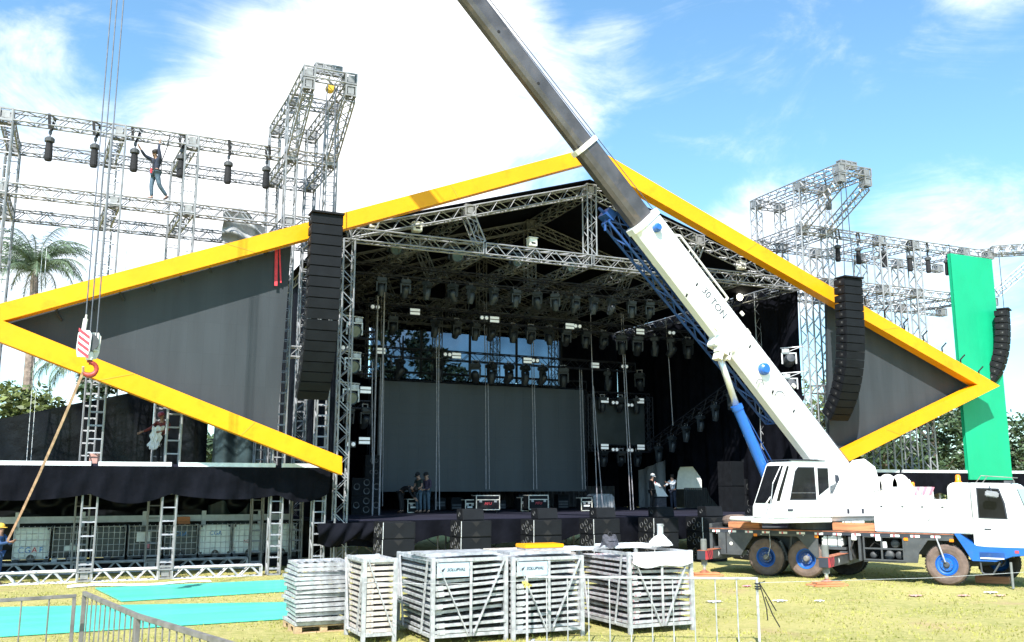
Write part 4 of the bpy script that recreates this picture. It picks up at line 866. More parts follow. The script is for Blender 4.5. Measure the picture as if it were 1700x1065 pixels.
line_array('short black line array hanging at the right edge beside the green banner', q_.x, q_.y, q_.z, 12, .80, .33, .55, lambda f: math.radians(1 + 36 * f ** 1.6), rz=math.radians(28))
def rig(label, top, bot, n=2, sp=.5):
    mb = MB()
    for i in range(n): d = (i - (n - 1) / 2) * sp; mb.tube(Vector(top) + Vector((d * .5, 0, 0)), Vector(bot) + Vector((d, 0, 0)), .02, 5)
    tag(mb.build('lifting_chain', 'cable'), label, 'chain')
rig('pair of lifting chains holding the left speaker column', (6.4, 28.95, 16.0), (6.4, 28.95, 11.55)); rig('pair of lifting chains holding the right speaker column', (28.62, 28.95, 16.0), (28.62, 28.95, 11.5)); rig('chain holding the short speaker array at the right edge', (q_.x, q_.y + .2, 14.1), (q_.x, q_.y + .2, q_.z), 1)
# chain hoists on the two grids
def hoist(label, x, y, z, first=None, L=1.0):
    t = thing('chain_hoist', label, 'chain hoist', (x, y, z), group='black chain hoists hanging from the truss grids')
    mb = MB(); mb.bar((-.07, -.19, .36), (-.02, -.19, -.12), .09, .012, (0, 1, 0)); mb.bar((.09, .19, .36), (.02, .0, -.12), .09, .012, (0, 1, 0)); mb.bar((-.09, -.19, .36), (.10, .19, .37), .09, .012); mb.build('sling', 'strap', t)
    mb = MB(); mb.lathe([(.0, -.12), (.05, -.13), (.05, -.24), (.02, -.26), (.02, -.34), (0, -.34)], n=8); mb.build('hook', 'cable', t)
    mb = MB(); mb.lathe([(0, -.34), (.10, -.35), (.15, -.40), (.15, -.50), (.07, -.52), (0, -.52)], n=12); mb.build('motor', 'grey_steel', t)
    mb = MB(); mb.lathe([(0, -.51), (.085, -.51), (.10, -.54), (.115, -.8), (.12, -1.06), (.10, -1.12), (0, -1.13)], n=12); mb.build('chain_bag', 'blackcloth', t)
    return t
WORDS = ['first', 'second', 'third', 'fourth', 'fifth', 'sixth', 'seventh', 'eighth']
h0 = None
for i, px in enumerate((84, 159, 225, 302, 380, 443)):
    c = atY(px, 205 + px * .14, YF); lb = f'{WORDS[i]} black chain hoist from the left hanging under the left grid\'s top truss'
    if h0 is None: h0 = hoist(lb, c.x, YF, 14.05)
    else: dup(h0, (c.x, YF, 14.05 + rnd(-.03, .03)), (0, 0, rnd(-.6, .6)), lb)
for i, px in enumerate((1387, 1421, 1463, 1505, 1535, 1566)):
    c = atY(px, 400, YF + .1); dup(h0, (c.x, YF, 14.05 + rnd(-.03, .03)), (0, 0, rnd(-.6, .6)), f'{WORDS[i]} black chain hoist from the left hanging under the right grid\'s top truss')
mb = MB(); c = atY(548, 147, 29.4); mb.lathe([(0, -.16), (.12, -.16), (.15, -.05), (.15, .08), (.1, .16), (0, .16)], c, (0, 1, 0), 14); mb.tube(c + Vector((0, 0, .1)), c + Vector((0, .2, .5)), .03, 6); tag(mb.build('chain_motor', 'yellowhat'), 'small yellow chain motor under the head of the left speaker tower', 'chain motor')
mb = MB(); c = atY(1376, 340, 29.8); mb.lathe([(0, -.2), (.1, -.2), (.13, 0), (.1, .16), (0, .18)], c, (0, 0, 1), 12); mb.path([c + Vector((0, 0, .16)), c + Vector((-.1, 0, .9)), c + Vector((-.02, .1, 1.5))], .035, 6); mb.tube(c, c - Vector((0, 0, 2.6)), .012, 5); tag(mb.build('chain_motor', 'grey_steel'), 'dark chain motor hanging under the head of the right speaker tower', 'chain motor')
# sub-woofers on the grass in front of the stage
def sub(label, x, y, z, cones=True):
    t = thing('subwoofer', label, 'subwoofer', (x, y, z), group='subwoofers stacked in front of the stage')
    W, D, H = 1.12, 1.05, .545
    MB().box(0, W, 0, D, 0, H).build('cabinet', 'spk', t, bevel=.015)
    mb = MB(); mb.box(.03, W - .03, -.012, -.001, .03, H - .03); mb.build('grille', 'spk_grille', t)
    mb = MB(); mb.prism([(W / 2 - .16, -.0125, .03), (W / 2 + .16, -.0125, .03), (W / 2, -.0125, .2)], (0, -.004, 0)); mb.prism([(W / 2 - .16, -.0125, H - .03), (W / 2, -.0125, H - .2), (W / 2 + .16, -.0125, H - .03)], (0, -.004, 0)); mb.build('grille_mark', 'hole', t)
    MB().bar((.015, -.016, .01), (.015, -.016, H - .01), .02, .02, (0, 1, 0)).build('edge_trim', 'cage', t)
    for dy, dz in ((.5, .40), (.5, .15), (.18, .27), (.82, .27)):
        r = MB(); r.lathe([(.105, 0), (.10, -.012), (.085, .0), (.05, .03), (.03, .02), (0, .015)], (-.002, dy, dz), (1, 0, 0), 14); r.build('speaker_cone', 'cone', t)
    return t
s0_ = None
stackpos = [635, 765, 885, 985, 1084, 1165, 1243]
PLACE = ['at the left end', 'second from the left', 'behind the yellow bar', 'behind the grey bag', 'fifth from the left', 'just left of the truck', 'behind the crane cab']
for i, px in enumerate(stackpos):
    c = atY(px, 864, 29.8)
    for k in range(3):
        lb = ['bottom', 'middle', 'top'][k] + ' subwoofer of the stack ' + PLACE[i]
        if s0_ is None: s0_ = sub(lb, c.x, 29.8, .02)
        else: dup(s0_, (c.x + rnd(-.012, .012), 29.8 + rnd(-.02, .02), .02 + .552 * k), (0, 0, rnd(-.01, .01)), lb)
fb0 = None
for i, px in enumerate(stackpos[1:]):
    px0 = (768, 893, 990, 1090, 1172, 1252)[i]; c = atY(px0, 856, 30.0); lb = 'small wedge speaker topping the subwoofer stack ' + PLACE[i + 1]
    if fb0 is None:
        t = thing('wedge_speaker', lb, 'speaker', (c.x, 29.95, 1.685), group='small speaker boxes on the subwoofer stacks')
        MB().prism([(0, 0, 0), (0, .62, 0), (0, .62, .37), (0, .10, .37)], (.78, 0, 0)).build('cabinet', 'spk', t, bevel=.012)
        g_ = MB(); g_.add([(.03, -.012, .02), (.75, -.012, .02), (.75, .083, .35), (.03, .083, .35)], [(0, 1, 2, 3)]); g_.build('grille', 'spk_grille', t, solid=.01)
        MB().lathe([(.08, 0), (.075, -.01), (.05, .02), (0, .02)], (-.003, .36, .19), (1, 0, 0), 14).build('speaker_cone', 'cone', t)
        fb0 = t
    else: dup(fb0, (c.x, 29.95, 1.685), (0, 0, rnd(-.04, .04)), lb)
# side fills standing on the deck
def sidefill(px, y, side):
    c = atY(px, 848, y); x = c.x
    for k, (nm, h) in enumerate((('bottom', .74), ('middle', .74))):
        t = thing('subwoofer', f'{nm if k == 0 else "upper"} four-cone subwoofer of the side stack on the stage {side}', 'subwoofer', (x, y, DZ + .75 * k), math.radians(-4 if side == 'left' else 30))
        MB().box(0, 1.22, 0, .9, 0, .735).build('cabinet', 'spk', t, bevel=.015)
        MB().box(.03, 1.19, -.01, -.0005, .03, .705).build('baffle', 'spk_grille', t)
        for dx, dz in ((.61, .55), (.61, .20), (.2, .38), (1.02, .38)): MB().lathe([(.14, 0), (.13, -.012), (.10, .0), (.05, .04), (0, .03)], (dx, -.012, dz), (0, 1, 0), 16).build('speaker_cone', 'cone', t)
    for k in range(2):
        t = thing('speaker_box', f'{["lower", "upper"][k]} small speaker box on top of the {side} side stack', 'speaker', (x + .55, y + .05, DZ + 1.5 + .47 * k), math.radians(-4 if side == 'left' else 30))
        MB().box(0, .72, 0, .6, 0, .46).build('cabinet', 'spk', t, bevel=.015); MB().box(.03, .69, -.01, -.0005, .03, .43).build('grille', 'spk_grille', t)
        for dx in (.28, .46): MB().lathe([(.09, 0), (.085, -.012), (.05, .01), (0, .01)], (dx, -.012, .23), (0, 1, 0), 14).build('speaker_cone', 'cone', t)
sidefill(583, 38.0, 'left'); sidefill(1240, 35.5, 'right')
c = atY(1216, 846, 35.2)
for k in range(2):
    t = thing('speaker_stack', f'{["lower", "upper"][k]} plain black speaker cabinet beside the right side stack', 'speaker', (c.x, 35.2, DZ + 1.15 * k), math.radians(8))
    MB().box(0, .85, 0, .85, 0, 1.14).build('cabinet', 'spk', t, bevel=.015); MB().box(.03, .82, -.012, -.0005, .03, 1.11).build('grille', 'spk_grille', t)
# ================================================================== STAGE LIGHTING
def light_truss(label, p, q, m='black_steel', w=.42):
    t = thing('lighting_truss', label, 'lighting truss', p, world=True); truss(MB(), p, q, w=w, step=.45, r=.028, rb=.018).build('truss', m, t)
    return t
T = [((8.3, 34.5, 11.2), (26.5, 34.5, 11.15), 'front dark lighting truss hung under the stage roof'), ((9.2, 38.0, 10.35), (26.9, 38.0, 10.2), 'second dark lighting truss hung across the stage'), ((9.4, 40.8, 8.92), (25.2, 40.8, 8.86), 'third dark lighting truss crossing just above the led wall')]
for p, q, l in T: light_truss(l, p, q)
t4a = atX(1082, 742, 27.0); t4b = atX(1246, 640, 28.0); light_truss('tilted dark lighting truss at the right rear of the stage', (26.6, 41.5, atY(1086, 742, 41.5).z), (27.6, 35.6, atY(1246, 640, 35.6).z))
def moving_head(label, loc, tilt, size, m):
    t = thing('moving_head_light', label, 'stage light', loc, group='moving head lights under the stage trusses'); t.scale = (size,) * 3
    MB().box(-.20, .20, -.15, .15, -.16, .0).build('base', m, t, bevel=.03)
    mb = MB(); mb.tube((-.1, 0, 0), (-.1, 0, .12), .02, 5); mb.tube((.1, 0, 0), (.1, 0, .12), .02, 5); mb.box(-.13, .13, -.02, .02, .10, .125); mb.build('clamp', 'cable_light', t)
    y = MB(); y.box(-.21, .21, -.05, .05, -.22, -.165)
    for s in (-1, 1): y.prism([(s * .21, -.07, -.20), (s * .21, .07, -.20), (s * .20, .05, -.55), (s * .20, -.05, -.55)], (-s * .05, 0, 0))
    y.build('yoke', m, t)
    R = Matrix.Rotation(tilt, 3, 'X'); ax = R @ Vector((0, 0, -1)); c = Vector((0, 0, -.46))
    hd_ = MB().lathe([(0, -.20), (.09, -.19), (.14, -.12), (.15, .05), (.13, .20), (.11, .26)], c, ax, 12).build('head', m, t, smooth=True)
    MB().lathe([(.11, .26), (.09, .265), (0, .25)], c, ax, 12).build('lens', 'lens', hd_)
    return t
mh = {}
nm_ = 0
def heads(pxs, Y, z, size, m, where):
    global nm_
    for i, px in enumerate(pxs):
        k = ('a', m, i % 2); c = atY(px, 500, Y); zz = z; lb = f'{WORDS[i] if i < 8 else ["ninth", "tenth", "eleventh", "twelfth", "thirteenth", "fourteenth"][i - 8]} moving head light from the left on {where}'
        x = c.x
        for _ in range(3): x = atY(px, 808 - (zz - EYE) * FPX / max(1, (x * _sa + Y * _ca)) , Y).x
        if k not in mh: mh[k] = moving_head(lb, (x, Y, zz), .15 + .5 * (i % 2), size, m)
        else: o = dup(mh[k], (x, Y, zz + rnd(-.02, .02)), (0, 0, rnd(-.9, .9)), lb); o.scale = (size,) * 3
        nm_ += 1
heads((633, 673, 709, 752, 782, 820, 856, 892, 922, 955, 985, 1015, 1048, 1078), 34.5, 10.90, 1.02, 'fixture', 'the front lighting truss')
heads((578, 652, 722, 758, 789, 816, 852, 881, 912, 940, 972, 1002), 38.0, 10.05, 1.1, 'fixture_dark', 'the second lighting truss')
heads((1032, 1058, 1087, 1115, 1142), 38.0, 10.0, 1.3, 'fixture_dark', 'the second truss, right of the led wall')
heads((599, 664, 728, 789, 816, 845, 872, 901, 935), 40.8, 8.62, 1.3, 'fixture_dark', 'the third truss above the led wall')
heads((1010, 1062), 40.8, 8.6, 1.3, 'fixture_dark', 'the third truss, right of the led wall')
heads((1000, 1030, 1057), 41.8, f0.z - .1, 1.1, 'fixture_dark', 'the top of the small screen frame'); heads((1002, 1031, 1058), 41.8, f1.z - .15, 1.1, 'fixture_dark', 'the bottom of the small screen frame')
heads((578, 606), 36.5, 5.95, 1.2, 'fixture_dark', 'the lower left side bar'); 
pa, pb = Vector((26.6, 41.5, atY(1086, 742, 41.5).z)), Vector((27.6, 35.6, atY(1246, 640, 35.6).z))
for i in range(6):
    p_ = pa.lerp(pb, .1 + .17 * i); o = dup(mh[('a', 'fixture', 0)], (p_.x, p_.y, p_.z - .25), (0, 0, .4), f'{WORDS[i]} moving head light up the tilted truss at the right rear'); o.scale = (1.1,) * 3
# profile spotlights on the left side bars and under the front beam
def spot(label, loc, arm=True, rz=0.0):
    t = thing('spotlight', label, 'spotlight', loc, rz, group='large round spotlights')
    if arm:
        mb = MB(); mb.tube((-.75, 0, .62), (.35, 0, .55), .03, 6); mb.box(.0, .3, -.1, .1, .34, .5); mb.tube((.15, 0, .55), (.15, 0, .5), .03, 6); mb.tube((-.6, .0, .62), (.0, 0, .40), .015, 5); mb.build('arm', 'galv', t)
    mb = MB()
    for s in (-1, 1): mb.box(s * .30 - .03, s * .30 + .03, -.06, .06, -.16, .28)
    mb.box(-.33, .33, -.06, .06, .281, .34); mb.build('yoke', 'cage' if arm else 'fixture', t, bevel=.01)
    b_ = MB().lathe([(0, .34), (.18, .33), (.24, .2), (.255, -.1), (.26, -.18), (.23, -.19)], (0, 0, 0), (.1, -1, -.25), 18); b_.v = [Vector((v.x, v.y, v.z)) for v in b_.v]
    b_ = MB().lathe([(0, -.34), (.18, -.33), (.24, -.2), (.255, .1), (.26, .18), (.23, .19)], (0, 0, 0), (.1, -1, -.25), 18).build('lamp_body', 'fixture', t)
    MB().lathe([(.23, .19), (.21, .14), (0, .13)], (0, 0, 0), (.1, -1, -.25), 18).build('lens', 'lens', b_)
    return t
for i, (px, py) in enumerate(((588, 549), (585, 608), (582, 660))):
    c = atY(px, py, 35.0); spot(f'{["top", "middle", "lowest"][i]} round spotlight on a silver arm at the left side of the stage', c)
for i, (px, py) in enumerate(((656, 412), (757, 424), (857, 433), (946, 442))):
    c = atY(px, py, 33.2); spot(f'{WORDS[i]} round spotlight from the left under the front roof beam', c, False); MB()
for i, (px, py) in enumerate(((1310, 598), (1312, 640))):
    c = atY(px, py, 31.9); o = spot(f'{["upper", "lower"][i]} round spotlight at the right stage edge', c, True, 2.6)
# strobes and twin blinders, the small bright rectangles and dot pairs
def strobe(label, loc):
    t = thing('strobe_light', label, 'strobe light', loc, .0, 'white strobe panels on the lighting trusses')
    MB().box(-.24, .24, -.0, .14, -.15, .15).build('housing', 'fixture_dark', t, bevel=.01)
    for z in (-.13, .02): MB().box(-.22, .22, -.012, -.001, z, z + .11).build('panel', 'lamp_white', t)
    return t
def blinder(label, loc):
    t = thing('blinder_light', label, 'blinder light', loc, .0, 'twin lamp blinders on the lighting trusses')
    MB().box(-.22, .22, -.0, .12, -.12, .12).build('housing', 'fixture_dark', t, bevel=.01)
    for s in (-1, 1): MB().lathe([(0, .05), (.075, .035), (.085, 0), (0, 0)], (s * .11, -.001, 0), (0, -1, 0), 12).build('lamp', 'lamp_white', t)
    return t
RM_where = {38.0: 'second lighting truss', 40.8: 'third lighting truss', 41.7: 'small screen frame', 36.6: 'left side bar'}
ST = [(689, 517, 37.7), (821, 530, 37.7), (946, 541, 37.7), (1063, 550, 37.7), (632, 582, 40.5), (758, 590, 40.5), (876, 598, 40.5), (988, 606, 40.5), (1004, 664, 41.7), (1063, 665, 41.7), (1004, 741, 41.7), (1064, 742, 41.7), (607, 647, 36.3), (605, 731, 36.3)]
BL = [(623, 509, 37.7), (804, 527, 37.7), (959, 541, 37.7), (1115, 552, 37.7), (743, 588, 40.5), (889, 598, 40.5), (1037, 608, 40.5), (1021, 668, 41.7), (1046, 672, 41.7), (1021, 746, 41.7), (1046, 747, 41.7), (574, 577, 36.3), (585, 644, 36.3), (582, 737, 36.3)]
def where_(px, py, Y):
    n = {37.7: 'second lighting truss', 40.5: 'third lighting truss', 41.7: 'small screen frame', 36.3: 'left side of the stage'}[Y]
    return n
for lst, fn, kind in ((ST, strobe, 'lit white strobe panel'), (BL, blinder, 'pair of white blinder lamps')):
    first = None; cnt = {}
    for px, py, Y in lst:
        wn_ = where_(px, py, Y); cnt[wn_] = cnt.get(wn_, 0) + 1
        if Y == 41.7: lb = f'{kind} on the {["top left", "top right", "bottom left", "bottom right"][cnt[wn_] - 1]} of the small screen frame'
        elif Y == 36.3: lb = f'{kind}, {["highest", "middle", "lowest"][cnt[wn_] - 1]} at the left side of the stage'
        else: lb = f'{WORDS[cnt[wn_] - 1]} {kind} from the left on the {wn_}'
        c = atY(px, py, Y)
        if first is None: first = fn(lb, c)
        else: dup(first, c, (0, 0, 0), lb)
# side bars that carry the left lights
sb = thing('light_bar', 'dark vertical pipes and bars carrying lights at the left side of the stage', 'light bar', (9, 36.5, DZ), world=True)
for px in (622, 633): c = atY(px, 700, 36.8); MB().tube((c.x, 36.8, DZ), (c.x, 36.8, 11), .035, 6).build('pipe', 'cable_light', sb)
for z in (8.9, 7.45, 6.05):
    beam(sb, (8.2, 36.5, z), (10.2, 36.5, z), 'bar', 'black_steel', w=.3, step=.35)
t = thing('work_lamp', 'bright lit work lamp under the roof right of the boom', 'work lamp', atY(1228, 493, 35.0)); MB().lathe([(0, .12), (.12, .1), (.16, 0), (.15, -.02)], (0, 0, 0), (-.3, -1, -.2), 14).build('bulb', 'lamp_hot', t); MB().box(-.2, .2, .02, .25, -.16, .16).build('housing', 'fixture_dark', t, bevel=.02)
# hanging cables
CB = [((727, 545), (727, 846), 39.5, 'cable pair hanging in front of the led wall, first from the left'), ((806, 500), (810, 812), 41.3, 'cable pair hanging down the middle of the led wall'), ((884, 560), (889, 812), 41.3, 'cable pair hanging right of the middle of the led wall'), ((964, 610), (970, 812), 41.3, 'cable pair along the right edge of the led wall'), ((636, 490), (632, 840), 41.3, 'cable pair along the left edge of the led wall'),
      ((980, 510), (992, 846), 38.6, 'long cable left of the small screen frame'), ((985, 640), (1001, 846), 38.8, 'slanting cable just right of the led wall'), ((1033, 520), (1050, 846), 38.4, 'cable pair crossing the small screen frame'), ((1105, 530), (1117, 706), 38.3, 'single pale cable hanging over the right of the stage'), ((1256, 500), (1257, 600), 36, 'thin cable below the lit work lamp'), ((618, 600), (618, 770), 36.3, 'thin cable left of the led wall')]
for (a, b, Y, lb) in CB:
    p_, q2 = atY(*a, Y), atY(*b, Y); q2.z = max(q2.z, DZ + .01); mb = MB()
    for d in ((-.07, 0), (.07, .05)) if 'pair' in lb else ((0, 0),): mb.path([p_ + Vector((d[0], d[1], 0)), p_.lerp(q2, .5) + Vector((d[0] + rnd(-.03, .03), d[1], 0)), q2 + Vector((d[0] * 1.4, d[1], 0))], .022, 5)
    tag(mb.build('hanging_cable', 'cable_light'), lb, 'cable')
# ================================================================== CASES AND THINGS ON DECK
def flight_case(label, px, py, Y, W, H, D, lid=.3, txt=None):
    c = atY(px, py, Y); t = thing('flight_case', label, 'flight case', (c.x, Y, DZ), group='black flight cases on the stage deck')
    z0 = .12 if W > .9 else .03
    MB().box(-W / 2, W / 2, 0, D, z0, z0 + H).build('body', 'spk', t)
    mb = MB(); e = .035
    for x in (-W / 2, W / 2): mb.bar((x, -.004, z0), (x, -.004, z0 + H), e, e, (0, 1, 0))
    for z in (z0, z0 + H, z0 + H * (1 - lid)): mb.bar((-W / 2 - e / 2, -.004, z), (W / 2 + e / 2, -.004, z), e, e)
    mb.bar((-W / 2, 0, z0 + H), (-W / 2, D, z0 + H), e, e); mb.build('edge_trim', 'cream', t)
    for x in ((-W * .32, W * .32) if W > .9 else (-.12, .12)): MB().box(x - .06, x + .06, -.03, -.012, z0 + H * .52, z0 + H * .66).build('latch', 'galv', t)
    if W > .9:
        for x in (-W * .4, W * .4): MB().lathe([(0, -.03), (.06, -.03), (.06, .03), (0, .03)], (x, .1, .06), (1, 0, 0), 12).build('castor', 'rubber_tread', t)
        text_mesh(txt or 'MFU', .17, 'lettering', 'textred', t, FACING, (0, -.008, z0 + H * .42), .2)
    else: MB().box(-W * .28, W * .28, -.01, -.001, z0 + H * .32, z0 + H * .45).build('label_plate', 'paper', t)
    return t
flight_case('wide black flight case with white trim, left of the two wide ones', 810, 846, 38.9, 1.12, .62, .6)
flight_case('wide black flight case with white trim, right of the two wide ones on the stage', 894, 846, 38.9, .98, .62, .6)
flight_case('small upright flight case left of the left wide case', 780, 846, 39.2, .42, .52, .5)
flight_case('small upright flight case at the feet of the group of three workers', 687, 846, 39.3, .56, .56, .5)
flight_case('small dark flight case squeezed beside the right wide case', 872, 846, 39.6, .40, .6, .5)
flight_case('square flight case beside the grey covered heap', 974, 846, 39.0, .56, .58, .5)
c = atY(1000, 846, 39.4); mb = MB(); mb.grid(lambda u, v: (c.x - .52 + 1.15 * u + .02 * math.sin(v * 9), 39.3 + (.0 if v < .6 else (v - .6) * 1.8) + .03 * math.sin(u * 40) * (1 - v), DZ + .02 + .78 * min(1, v / .6) - .12 * (abs(u - .5) * 2) ** 6), 50, 14)
tag(mb.build('covered_heap', 'grey_cover', smooth=True), 'grey cloth covered box on the stage deck beside the square flight case', 'covered box')
# equipment row behind, under the led wall
for i in range(7):
    x = 15.2 + 1.15 * i + rnd(-.2, .2); h = rnd(.45, .85); t = thing('equipment_rack', f'{WORDS[i]} dark equipment rack from the left in the shadow under the led wall', 'equipment rack', (x, 42.6, DZ), rnd(-.1, .1))
    MB().box(-.3, .3, 0, .5, .05, h).build('cabinet', 'spk', t, bevel=.01)
    for k in range(int(h / .14)): MB().box(-.26, .26, -.012, -.001, .08 + .13 * k, .17 + .13 * k).build('module', random.choice(['grey_steel', 'fixture', 'spk_grille']), t)
# ================================================================== LIQUID TANKS
TL = ['milky white', 'black', 'black', 'black', 'black', 'milky white', 'milky white', 'milky white']
TD = ['milky tank with big blue and red letters, leftmost in the row', 'black tank with a house-shaped pale sign in the row behind the left trusses', 'black tank with no sign, partly behind the first truss leg', 'black tank with a square white paper label and pink tag', 'black tank with blue letters near its top, behind a truss leg', 'milky tank with faint blue letters at its top, right of the black ones', 'milky tank with a small dark mark in its middle', 'milky tank half hidden at the right end of the row']
for i in range(8):
    x = -2.12 + 1.153 * i + (.0 if i < 3 else .02); y = 34.85 + rnd(-.04, .04); W, D, H = 1.06, 1.0, 1.16
    milky = i in (0, 5, 6, 7)
    t = thing('liquid_tank', TD[i], 'tank', (x, y, .335), rnd(-.02, .02), 'caged liquid tanks behind the left trusses')
    MB().box(.03, W - .03, .03, D - .03, .14, H - .03).build('bottle', 'plastic_white' if milky else 'plastic_black', t, bevel=.07, smooth=False)
    mb = MB()
    for k in range(7): xx = .005 + (W - .01) * k / 6; mb.tube((xx, 0, .14), (xx, 0, H), .011, 5); mb.tube((xx, D, .14), (xx, D, H), .011, 5)
    for k in range(6): zz = .15 + (H - .16) * k / 5; mb.path([(0, D, zz), (0, -.008, zz), (W, -.008, zz), (W, D, zz)], .011, 5)
    for k in range(1, 6): yy = D * k / 6; mb.tube((0, yy, .14), (0, yy, H), .011, 5)
    mb.build('cage', 'cage', t)
    mb = MB()
    for xx in (0, W / 2 - .08, W - .16): mb.box(xx, xx + .16, 0, D, .0, .09)
    mb.box(-.01, W + .01, -.012, .05, .09, .125); mb.build('pallet', 'grey_steel' if i != 1 else 'galv', t)
    MB().lathe([(.10, -.06), (.12, -.06), (.12, 0), (.07, .02), (0, .02)], (W / 2, -.02, .17), (0, 1, 0), 14).build('valve', 'cone' if milky else 'ink', t)
    if i == 0:
        for ch, dx, m in (('C', -.30, 'textblue'), ('G', -.10, 'textblue'), ('A', .10, 'textred'), ('P', .30, 'textblue')): text_mesh(ch, .26, 'lettering', m, t, FACING, (W / 2 + dx, .022, .42))
    if i == 1: MB().prism([(.35, .018, .38), (.74, .018, .38), (.74, .018, .52), (.60, .018, .56), (.55, .018, .65), (.50, .018, .56), (.35, .018, .52)], (0, .008, 0)).build('sign', 'plastic_white', t)
    if i == 3:
        MB().box(.24, .68, -.025, -.019, .62, .94).build('paper_label', 'paper', t); MB().box(.55, .67, -.025, -.019, .40, .56).build('tag', 'pink', t)
        mb = MB()
        for k in range(5): mb.box(.28, .28 + rnd(.15, .34), -.028, -.0255, .68 + .045 * k, .69 + .045 * k)
        mb.build('print', 'cage', t)
    if i in (4, 5): text_mesh('CGA', .20, 'lettering', 'textblue', t, FACING, (W / 2, .022, .86))
    if i == 6: text_mesh('AGP', .15, 'lettering', 'textred', t, FACING, (W / 2 - .05, .022, .55))
for lb, px, py, Y, s in (('cardboard box resting on the caged tanks near the second truss leg', 305, 868, 35.2, (.42, .3, .26)), ('pinkish box standing on the left platform at a truss foot', 157, 752, 31.7, (.30, .3, .34))):
    c = atY(px, py, Y); z = 1.50 if py > 800 else 3.50
    t = thing('box', lb, 'box', (c.x, Y, z)); MB().box(-s[0] / 2, s[0] / 2, 0, s[1], .005, s[2]).build('carton', 'wood' if py > 800 else 'pink_card', t, bevel=.01); MB().box(-.03, .03, -.003, s[1] + .003, s[2] + .001, s[2] + .004).build('tape', 'pallet', t)
# ================================================================== PANELS LYING ON THE GRASS
def mat_panel(label, pts):
    q = [atZ(*p, .05) for p in pts]; mb = MB(); mb.prism([(p.x, p.y, .012) for p in q], (0, 0, .04)); tag(mb.build('flat_panel', 'turq', bevel=.008), label, 'panel', 'turquoise panels lying on the grass')
mat_panel('long turquoise panel lying flat on the grass, nearer the camera behind the barrier', ((-160, 1064), (520, 1022), (520, 998), (-160, 1010)))
mat_panel('turquoise panel lying flat on the grass, farther one by the base trusses', ((201, 996), (520, 977), (520, 960), (158, 975)))
mb = MB(); c0 = atZ(150, 975, .05)
def litter(u, v): return (c0.x - .6 + 3.9 * u, c0.y + .5 + .55 * v + .3 * math.sin(u * 9), .02 + .05 * abs(math.sin(u * 23 + v * 5)) * math.sin(v * PI) * (1 - .6 * u))
mb.grid(litter, 70, 10); tag(mb.build('plastic_film', 'paper', smooth=True), 'white plastic film strewn on the ground along the base trusses', 'plastic film')
# ================================================================== BARRIER PANEL RACKS
bar_proto = {}
def bpanel(kind):
    m = {'a': 'galv', 'r': 'galv_red', 'w': 'galv_rust'}[kind]; mb = MB(); W, D = 1.42, 2.0
    mb.box(.03, W - .03, .05, D - .05, .024, .030)  # added solid sheet blocks light, so gaps between stacked panels go dark
    for y in (.02, D - .02): mb.bar((.0, y, .03), (W, y, .03), .045, .052)
    for x in (.025, W - .025): mb.bar((x, .04, .03), (x, D - .04, .03), .045, .045)
    for k in range(1, 9): x = W * k / 9; mb.tube((x, .04, .03), (x, D - .04, .03), .012, 5, caps=False)
    for x in (.06, W - .20):                     # foot plates at the ends
        if random.random() < .75: mb.box(x, x + .15, -.012, -.004, -.012, .075)
    me = mb.build('barrier_panel', m)
    return me
def rack(name_label, x, y, W=1.52, D=2.12, H=1.52, n=13, kind='a', sign=False, single=False, tilt=.03, dx=0.0, where=''):
    t = thing('storage_rack', name_label, 'rack', (x, y, 0), rnd(-.01, .01), 'steel racks filled with barrier panels')
    for xx in (0, W - .075):
        for yy in (0, D - .075):
            MB().box(xx, xx + .075, yy, yy + .075, .0, H).build('post', 'galv', t, bevel=.006)
    mb = MB()
    for z in (.12, H - .07):
        mb = MB()
        for yy in (.012, D - .055): mb.box(.076, W - .076, yy, yy + .045, z, z + .06)
        for xx in (.012, W - .055): mb.box(xx, xx + .045, .055, D - .055, z + .001, z + .059)
        if z < .5:
            for k in range(4): yy = D * (.2 + k * .2); mb.box(.05, W - .05, yy, yy + .05, .125, .17)
        mb.build('bottom_frame' if z < .5 else 'top_frame', 'galv', t)
    fy = -.012
    if single: mb = MB(); mb.bar((.09, fy, H - .04), (W - .06, fy, .15), .02, .05, (0, 1, 0)); mb.build('brace', 'galv', t)
    else:
        for a in (.085, W - .085): MB().bar((a, fy, H - .05), (W / 2 + (a - W / 2) * .06, fy, .13), .02, .05, (0, 1, 0)).build('brace', 'galv', t)
        MB().box(W / 2 - .025, W / 2 + .025, fy - .012, fy + .0, .13, H - .08).build('upright', 'galv', t)
    for s in (.25, .75): MB().bar((-.008, D * s - .3 * (1 if s < .5 else -1), H - .05), (-.008, D * s, .15), .02, .035, (1, 0, 0)).build('side_brace', 'galv', t)
    if sign:
        s_ = MB().box(.09, W / 2 - .04, -.03, -.024, H - .34, H - .09).build('sign', 'sign_blue', t)
        text_mesh('SOLUPVAL', .075, 'lettering', 'ink', s_, FACING, (W * .30, -.033, H - .21), .35)
        MB().prism([(.15, -.033, H - .25), (.21, -.033, H - .24), (.25, -.033, H - .17), (.19, -.033, H - .20)], (0, .002, 0)).build('emblem', 'ink', s_)
    return t
panel_n = {'k': 0}
def fill(x, y, n, pitch, kind, where, z0=.19, tilt=.03, jx=.035, jy=.05, first=None):
    for k in range(n):
        key = (kind, k % 3)
        if key not in bar_proto: o = bar_proto[key] = bpanel(kind); 
        else: o = bar_proto[key].copy(); COL.objects.link(o)
        o.location = (x + rnd(-jx, jx), y + rnd(-jy, jy), z0 + pitch * k); o.rotation_euler = (rnd(-.010, .010), -tilt * rnd(.75, 1.1) * min(1, k / 3) + rnd(-.006, .006), rnd(-.02, .02))
        tag(o, f'{ORD[k]} grey barrier panel from the bottom, {where}', 'barrier panel', 'barrier panels stacked flat in the racks')
